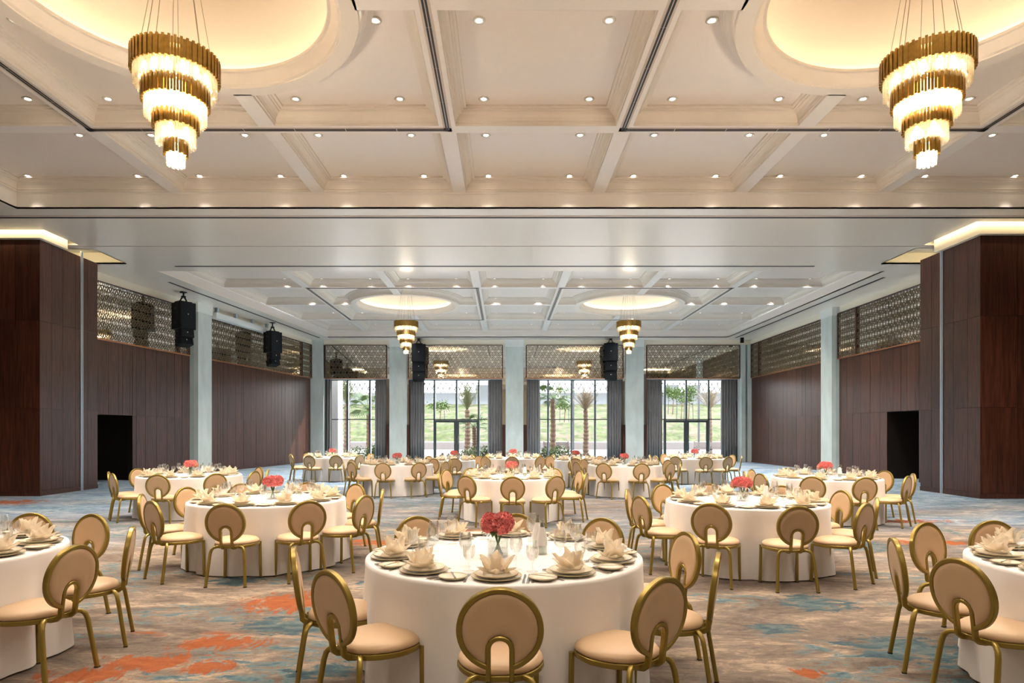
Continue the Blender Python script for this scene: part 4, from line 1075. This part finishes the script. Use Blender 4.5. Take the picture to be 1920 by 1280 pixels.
def thing_plate(nm, key, x, y, z, label, cat, group):
    o = inst(nm, ME[key], None, (x, y, z), 0, label=label, cat=cat, group=group); inst('rim', ME[key+'_rim'], o); return o
def table(cx, cy, tdesc, obs=None, phase=None, skip=(), R_=.93, level=0, rch=1.38, seats=10, seed=0, flower=(0, 0), bottle=True, vis=None, fcol=0):
    """obs: measured chair backs (px, ytop); phase: angle in degrees of the first seat otherwise"""
    rnd = random.Random(seed+100)
    angs = []
    if obs:
        for (px, yt) in obs:
            d = F*(EYE-.865)/(yt-VY); x = PX(px, d); angs.append((math.atan2(d-cy, x-cx), min(1.42, max(1.36, math.hypot(x-cx, d-cy)))))
    else:
        for k in range(seats):
            if k in skip: continue
            a = math.radians(phase+360/seats*k+rnd.uniform(-2.5, 2.5)); a = math.atan2(math.sin(a), math.cos(a)); angs.append((a, rch+rnd.uniform(-.02, .04)))
    hrs = hours_for([a for a, _ in angs])
    for (a, r_), h in zip(angs, hrs):
        ro = r_-.285; rz = a+PI/2+rnd.uniform(-.07, .07)
        place_chair(cx+ro*math.cos(a), cy+ro*math.sin(a), rz, 'tan round-backed gold-framed chair at %s o\'clock of the %s' % (h, tdesc), 'chairs round the '+tdesc)
    inst('tablecloth', CLS if R_ < .8 else CLM[seed % 4], None, (cx, cy, 0), rnd.random()*6, label='white floor-length cloth covering the '+tdesc, cat='tablecloth')
    # place settings
    n = seats; base = (sum((a-2*PI/n*round(a/(2*PI/n))) for a, _ in angs)/len(angs)) if not obs else None
    if obs:
        best = None
        for k in range(36):
            ph = math.radians(k); e = sum(min(abs(((a-ph) % (2*PI/n))), 2*PI/n-((a-ph) % (2*PI/n)))**2 for a, _ in angs)
            if best is None or e < best[0]: best = (e, ph)
        ph = best[1]
    else: ph = math.radians(phase)
    sa = [math.atan2(math.sin(ph+2*PI/n*k), math.cos(ph+2*PI/n*k)) for k in range(n)]
    if vis: sa = [a for a in sa if vis(a)]
    hs = hours_for(sa); k_ = R_/.93
    for a, h in zip(sa, hs):
        at = "at %s o'clock on the %s" % (h, tdesc)
        ca, si = math.cos(a), math.sin(a)
        def pt(r, t): return (cx+r*ca*1-t*(-si)*-1*1 if False else cx+r*ca-t*si, cy+r*si+t*ca)
        # seated facing centre: right-hand side is +t for a seat at angle a (looking inward)
        rp = .755*k_ if R_ > .8 else .47
        x, y = pt(rp, rnd.uniform(-.01, .01))
        thing_plate('charger_plate', 'charger', x, y, ZT, 'grey-beige charger plate '+at, 'plate', 'charger plates on the '+tdesc)
        thing_plate('dinner_plate', 'dinner', x, y, ZT+.013, 'dinner plate under the napkin '+at, 'plate', 'dinner plates on the '+tdesc)
        inst('folded_napkin', NAP[rnd.randrange(4)], None, (x+rnd.uniform(-.008, .008), y+rnd.uniform(-.008, .008), ZT+.018), a+PI/2+rnd.uniform(-.5, .5)+(0 if rnd.random() < .7 else PI), label='ivory star-folded napkin '+at, cat='napkin', group='folded napkins on the '+tdesc)
        x, y = pt(.50*k_+rnd.uniform(-.02, .02), .12+rnd.uniform(-.02, .02))
        inst('wine_glass', ME['wine'], None, (x, y, ZT), 0, label='clear stemmed wine glass '+at, cat='glass', group='wine glasses on the '+tdesc)
        x, y = pt(.58*k_+rnd.uniform(-.02, .02), .20*k_+rnd.uniform(-.02, .01))
        inst('water_goblet', ME['water'], None, (x, y, ZT), 0, label='clear short-stemmed water goblet '+at, cat='glass', group='water goblets on the '+tdesc)
        if level >= 1:
            x, y = pt(.79, -.235); inst0 = thing_plate('side_plate', 'side', x, y, ZT, 'small grey-beige side plate '+at, 'plate', 'side plates on the '+tdesc)
            inst('butter_knife', ME['bknife'], None, (x, y, ZT+.020), a+PI/2+.5+rnd.uniform(-.3, .3), label='butter knife on side plate '+at, cat='knife', group='butter knives on the '+tdesc)
        if level >= 2:
            for nm, key, t, wd in (('dinner_knife', 'knife', .168, 'inner dinner knife'), ('starter_knife', 'knife', .192, 'outer starter knife'), ('soup_spoon', 'spoon', .217, 'steel soup spoon'), ('dinner_fork', 'fork', -.168, 'inner dinner fork'), ('starter_fork', 'fork', -.193, 'outer starter fork')):
                # keep clear of the neighbouring side plate
                if t < 0: t_ = t*.0 - .158 if key == 'fork' and t > -.18 else -.158
                x, y = pt(.77, t if t > 0 else (-.157 if t > -.18 else -.178))
                if t < 0 and t < -.18: continue
                inst(nm, ME[key], None, (x, y, ZT), a+PI/2, label='steel '+wd.replace('steel ', '')+' '+at, cat='knife' if key == 'knife' else key, group='cutlery on the '+tdesc)
            x, y = pt(.60, -.02); inst('dessert_spoon', ME['spoon'], None, (x, y, ZT), a+PI, label='dessert spoon above the plate '+at, cat='spoon', group='cutlery on the '+tdesc)
    # centrepiece
    fx, fy = cx+flower[0], cy+flower[1]
    bq = empty('flower_bouquet', (fx, fy, ZT), rnd.random()*6, label='pink hydrangea bouquet on the '+tdesc, cat='flowers', group='pink bouquets on the tables')
    inst('stems', ME['stems'], bq); inst('leaves', ME['leaves'], bq)
    for (k, p) in ((0, (-.045, .01, .215)), (1, (.055, .035, .225)), (0, (.02, -.05, .22)), (2, (.095, -.02, .19)), (1, (-.01, .065, .21))): inst('blossom', BL[k], bq, p)
    vs = inst('glass_vase', ME['vase'], None, (fx, fy, ZT), 0, label='low clear cylinder vase on the '+tdesc, cat='vase', group='flower vases on the tables'); inst('vase_water', ME['water_in'], vs)
    bp_ = [(.26, -.03), (.24, .2)] if bottle == 2 else [(.25, -.02)] if bottle else []
    for i, (bx, by) in enumerate(bp_):
        bo = inst('water_bottle', ME['bottle'], None, (cx+bx, cy+by, ZT), 0, label=('clear glass water bottle beside the flowers on the ' if i == 0 else 'second glass water bottle behind the first on the ')+tdesc, cat='bottle', group='water bottles on the tables')
        inst('bottle_label', ME['blabel'], bo)

table(0.0, 4.40, 'front centre table', obs=[(936, 1102), (628.5, 1068.7), (1238, 1083), (553, 1025), (1345, 1036), (1288, 998), (778, 968), (965, 965), (1123, 972.7)], level=2, seed=1, flower=(-.04, -.1), bottle=2)
table(-2.94, 8.0, 'middle left table', obs=[(417, 946), (578, 939), (286, 939), (262, 926), (348, 913), (450, 906), (577, 904), (695, 928.7), (717, 916.6), (668, 906.7)], level=2, seed=2, flower=(.05, 0))
table(2.93, 7.78, 'middle right table', obs=[(1325, 944.6), (1498, 948.8), (1198, 929.5), (1175, 916.5), (1236, 907.5), (1333, 908), (1464, 910.7), (1567, 919.4), (1643, 932.7), (1624, 943.7)], level=2, seed=3, flower=(-.03, 0))
table(-4.15, 4.45, 'table cut by left edge', obs=[(135, 1023), (165, 965.5), (225, 989), (51, 963)], level=2, seed=4, vis=lambda a: math.cos(a) > -.15)
table(3.98, 3.95, 'table cut by right edge', obs=[(1796, 1046.7), (1743, 981), (1680, 1008), (1875, 978)], level=2, seed=5, vis=lambda a: math.cos(a) < .15)
table(-6.1, 12.45, 'third-row left table', obs=[(298, 889), (407, 888), (227, 886.7), (208, 884), (249, 877.7), (488, 875), (483, 883), (509, 879)], level=1, seed=6)
table(.14, 12.0, 'third-row centre table', obs=[(875.6, 891), (961, 893.4), (1042.5, 892), (1099, 886.4), (1087, 881.4), (823, 884), (835, 880), (883, 877), (1038, 878)], level=1, seed=7)
table(5.93, 11.8, 'third-row right table', obs=[(1525, 893), (1621, 894.6), (1695, 892), (1711.5, 887.5), (1660.5, 882), (1421, 880), (1426, 887.5), (1395, 883), (1485, 878)], level=1, seed=8)
table(-2.8, 16.75, 'fourth-row left table', phase=-94, seed=9)
table(3.1, 16.45, 'fourth-row right table', phase=-86, seed=10)
table(-5.8, 21.6, 'back-row far left table', phase=-108, seed=11)
table(-1.5, 19.1, 'small back-row table left of centre', phase=-84, R_=.64, rch=1.10, seats=8, skip=(1, 2), seed=12, bottle=False)
table(.29, 20.7, 'back-row centre table', phase=-90, seed=13)
table(2.15, 19.1, 'small back-row table right of centre', phase=-96, R_=.64, rch=1.10, seats=8, skip=(6, 7), seed=14, bottle=False)
table(6.1, 20.5, 'back-row far right table', phase=-95, seed=15)

# ---------------------------------------------------------------- outside
def O(px, py, d): return Vector((PX(px, d), d, EYE+(VY-py)*d/F))
b = MB(); b.box(-40, 40, 35.25, 60, -.3, -.02); b.build('ground_paving', m_pave, kind=S)
b = MB(); b.box(-60, 60, 60, 60.4, -.3, EYE+(VY-829)*60/F); b.build('garden_kerb_wall', m_kerb, kind=S)
zr = EYE+(VY-829)*60/F; zl = EYE+(VY-818)*66/F
b = MB(); b.box(-60, 60, 60.4, 66, -.3, zr-.02); b.build('road_outside', m_road, kind=S)
b = MB(); n = 60; m_ = 16; rnd = random.Random(4)
ztp = EYE+(VY-757)*84/F
for j in range(m_+1):
    for i in range(n+1):
        t = j/m_; b.v.append((-60+120*i/n, 66+18*t, zr-.05+(ztp-zr)*(t**.9)+rnd.uniform(-.12, .12)*(1 if 0 < j < m_ else 0)))
for j in range(m_):
    for i in range(n): a = j*(n+1)+i; b.f.append((a, a+1, a+n+2, a+n+1))
b.build('lawn_slope', m_lawn, kind=S)
zw = EYE+(VY-736)*85/F
r = empty('boundary_wall', kind=S, label='grey boundary wall with lattice fence')
b = MB(); b.box(-60, 60, 85, 85.4, ztp-2, zw); b.build('wall_face', m_wallout, r)
for px in (905, 1259, 1300): b = MB(); x = PX(px, 84.8); b.box(x-.9, x+.9, 84.6, 85.6, ztp-2, zw+1.0); b.build('wall_pier', m_wallout, r)
b = MB(); rnd = random.Random(2); x = -30.0
while x < 40:
    for dx in (-.8, .8):
        b.bar((x+dx*.1+rnd.uniform(-.1, .1), 85.2, zw), (x+dx+rnd.uniform(-.15, .15), 85.2, zw+1.35), .10)
    x += .72
b.build('fence_lattice', m_fence, r, kind='stuff')
b = MB(); b.box(-30, 40, 85.17, 85.23, zw+.65, zw+.70); b.build('fence_rail', m_fence, r)

def trunk(b, pts, r0, r1, n=24):
    P = [Vector(p) for p in pts]
    path = []; sc = []
    for i in range(n+1):
        t = i/n*(len(P)-1); k = min(int(t), len(P)-2); q = P[k].lerp(P[k+1], t-k); path.append(q); sc.append((r0+(r1-r0)*i/n)*(1.12 if i % 2 else .92))
    b.sweep(path, [(math.cos(a), math.sin(a)) for a in [2*PI*k/10 for k in range(10)]], (0, 1, 0), scales=sc)
def frond_mesh(L_, droop, mat, seed):
    rnd = random.Random(seed); b = MB(); P = []
    for i in range(9):
        t = i/8; P.append(Vector((L_*t*math.cos(droop*t*.6), 0, L_*t*.35-droop*L_*.5*t*t)))
    b.sweep(P, bev(.035, .008), (0, 1, 0), scales=[1-.8*i/8 for i in range(9)])
    for i in range(26):
        t = .12+.86*i/26; k = min(int(t*8), 7); p = P[k].lerp(P[k+1], t*8-k); ll = L_*.24*math.sin(PI*min(1, t*.85+.15))+.06
        for s_ in (-1, 1):
            q = p+Vector((ll*.6, s_*ll*.75, rnd.uniform(-.02, .08)*L_)); e = Vector((.03, 0, 0))
            b.add([p-e*.6, p+e*.6, q], [(0, 1, 2)])
    return b.mesh('frond', mat, False)
FR = {'green': frond_mesh(2.0, .25, m_frond, 1), 'dry': frond_mesh(1.6, .2, m_dryfrond, 2)}
def fan_mesh(seed):
    b = MB(); rnd = random.Random(seed)
    b.bar((0, 0, 0), (.9, 0, .25), .03); c = Vector((.9, 0, .25)); n = 22
    for k in range(n):
        a = -1.9+3.8*k/(n-1); d = Vector((math.cos(a), math.sin(a), -.12)); t = Vector((-d.y, d.x, 0)); l_ = .75*(1-.15*abs(a)/1.9)
        b.add([c, c+d*l_*.55-t*.028, c+d*l_*.55+t*.028+Vector((0, 0, .02)), c+d*l_+Vector((0, 0, -.12))], [(0, 1, 2), (1, 3, 2)])
    return b.mesh('fan', m_fan, False)
FAN = fan_mesh(1)
def palm(px, py0, py1, d, kind, lab, r0=.2, sc=1.0, nf=16, drop=0):
    base = O(px, py0, d); base.z = -.05; top = O(px, py1, d)
    r = empty('palm_tree', (base.x, base.y, 0), label=lab, cat='tree')
    b = MB(); trunk(b, [(0, 0, -.05), (.04, 0, top.z*.5), (0, 0, top.z)], r0, r0*.72); b.build('trunk', m_bark, r)
    rnd = random.Random(int(px))
    for k in range(nf):
        a = 2.39996*k; 
        if kind == 'fan': o = inst('leaf', FAN, r, (0, 0, top.z-.05+.1*rnd.random())); o.rotation_euler = (0, -(.9-1.35*(k/nf)), a)
        else:
            tilt = (1.4 if kind == 'tied' else 1.2)-(.85 if kind == 'tied' else .9)*(k/nf); o = inst('frond', FR['dry' if kind == 'dry' else 'green'], r, (0, 0, top.z-.05)); o.rotation_euler = (0, -tilt, a)
        o.scale = (sc*rnd.uniform(.75, 1.2),)*3
palm(650, 862, 757, 44, 'tied', 'tall date palm with upright fronds outside the leftmost window', .24, 1.15, 18)
palm(690, 862, 768, 43, 'fan', 'bright fan palm beside the date palm outside the leftmost window', .16, 1.15, 16)
palm(876, 858, 768, 44, 'tied', 'date palm with raised fronds outside the left glazed door', .22, 1.0, 20)
palm(889, 858, 800, 41, 'fan', 'short fan palm outside the left glazed door', .18, .75, 14)
palm(1036, 860, 748, 43, 'fan', 'fan palm outside the window right of centre', .2, .95, 20)
palm(1098, 860, 768, 44, 'dry', 'pruned date palm with dry upright fronds outside the window right of centre', .2, .95, 24)
palm(1331, 860, 765, 46, 'dry', 'slim date palm outside the rightmost door', .15, 1.0, 20)
def shrub(px, d, h, wd, lab):
    p = O(px, 850, d); b = MB(); rnd = random.Random(int(px*3)); r = empty('shrub', (p.x, p.y, 0), label=lab, cat='shrub')
    for k in range(420):
        a = rnd.random()*6.28; q = math.sqrt(rnd.random())*wd/2; z = h*rnd.random()*(1-.5*(q/(wd/2))**2)
        c = Vector((q*math.cos(a), q*math.sin(a)*.6, z)); t = Vector((rnd.uniform(-1, 1), rnd.uniform(-1, 1), rnd.uniform(-.2, 1))).normalized(); u = t.cross(Vector((rnd.random(), rnd.random(), rnd.random()))).normalized()
        b.add([c, c+t*.09+u*.035, c+t*.17, c+t*.09-u*.035], [(0, 1, 2, 3)])
    b.build('foliage', m_shrub, r, kind='stuff')
    b = MB()
    for k in range(5): b.bar((.1*(k-2)*wd/3, 0, -.02), (.22*(k-2)*wd/3, 0, h*.6), .02)
    b.build('stem', m_bark, r)
shrub(675, 38, .8, 2.0, 'low leafy shrub under the leftmost window'); shrub(700, 38, .9, 1.0, 'narrow shrub right of the leftmost window palms')
shrub(885, 38, .75, 1.4, 'low green shrub at the left glazed door'); shrub(908, 38.5, .8, .8, 'round shrub beside the curtain of the left door')
shrub(1050, 38.5, .75, 1.4, 'bright low shrub by the bench outside the window right of centre'); shrub(1025, 39, .7, .9, 'thin shrub left of the bench outside the window right of centre')
def sapling(px, py0, py1, d, lab):
    p0 = O(px, py0, d); p1 = O(px, py1, d); r = empty('sapling', tuple(p0), label=lab, cat='tree'); h = p1.z-p0.z
    b = MB(); trunk(b, [(0, 0, -.3), (.1, 0, h*.5), (0, 0, h*.8)], .06, .03, 8); b.build('trunk', m_bark, r)
    for k in (-1, 1): b = MB(); b.bar((k*.5, 0, -.3), (k*.45, 0, h*.55), .06); b.build('stake', m_fence, r)
    b = MB(); rnd = random.Random(int(px))
    for cl_ in range(4):
        cc = Vector((rnd.uniform(-.7, .7), rnd.uniform(-.4, .4), h*rnd.uniform(.55, .95)))
        for k in range(110):
            c = cc+Vector((rnd.gauss(0, .3), rnd.gauss(0, .3), rnd.gauss(0, .25))); t = Vector((rnd.uniform(-1, 1), rnd.uniform(-1, 1), rnd.uniform(-1, 1))).normalized(); u = t.cross(Vector((.3, .5, .8))).normalized()
            b.add([c, c+t*.12+u*.07, c+t*.24, c+t*.12-u*.07], [(0, 1, 2, 3)])
    b.build('foliage', m_shrub, r, kind='stuff')
sapling(1261, 772, 727, 72, 'thin sapling nearest the curtain on the slope outside the rightmost door'); sapling(1277, 784, 728, 69, 'leafy sapling with stakes on the slope outside the rightmost door')
sapling(1291, 782, 722, 70, 'taller sapling on the slope behind the centre mullion of the rightmost door'); sapling(825, 782, 750, 69, 'sapling on the slope outside the left glazed door'); sapling(1058, 786, 748, 69, 'sapling on the slope behind the fan palm')
def bench(px0, px1, d, lab):
    x0, x1 = PX(px0, d), PX(px1, d); r = empty('garden_bench', ((x0+x1)/2, d, 0), label=lab, cat='bench'); w_ = (x1-x0)/2
    for k in range(4): b = MB(); b.box(-w_, w_, .28, .32, .45+k*.12, .54+k*.12); b.build('back_slat', m_bench, r)
    for k in range(4): b = MB(); b.box(-w_, w_, -.2+k*.12, -.1+k*.12, .42, .45); b.build('seat_slat', m_bench, r)
    for s_ in (-1, 1):
        b = MB(); b.box(s_*w_-.04, s_*w_+.04, -.2, .32, .36, .42); b.box(s_*w_-.04, s_*w_+.04, .26, .33, 0, .95); b.box(s_*w_-.04, s_*w_+.04, -.2, -.12, 0, .6); b.box(s_*w_-.04, s_*w_+.04, -.2, .3, .57, .62); b.build('end_frame', m_bench, r)
bench(1020, 1066, 45, 'dark slatted bench outside the window right of centre'); bench(1304, 1330, 45, 'dark slatted bench outside the rightmost door'); bench(1333, 1356, 45, 'slatted bench at the right end beside the rightmost curtain')
for (px, pt_, d, lab) in ((1075, 714, 58, 'dark lamp post outside the window right of centre'), (1310, 700, 56, 'tall thin lamp post outside the rightmost door')):
    p = O(px, pt_, d); r = empty('lamp_post', (p.x, d, 0), label=lab, cat='lamp post'); b = MB(); b.bar((0, 0, 0), (0, 0, p.z), .14); b.build('post', m_fence, r); b = MB(); b.lathe([(0, .2), (.3, .12), (.3, .05), (.12, 0)], 12); b.build('lamp_head', m_fence, r).location = (0, 0, p.z)
p0, p1 = PX(612, 36.5), PX(634, 36.5)
b = MB(); b.box(p0-1.5, p1, 36.5, 37.5, 0, 9)
b.build('exterior_white_wall', m_bldg, kind=S)
print('objects', len(bpy.data.objects), 'tris', sum(len(m.polygons) for m in bpy.data.meshes)*2)
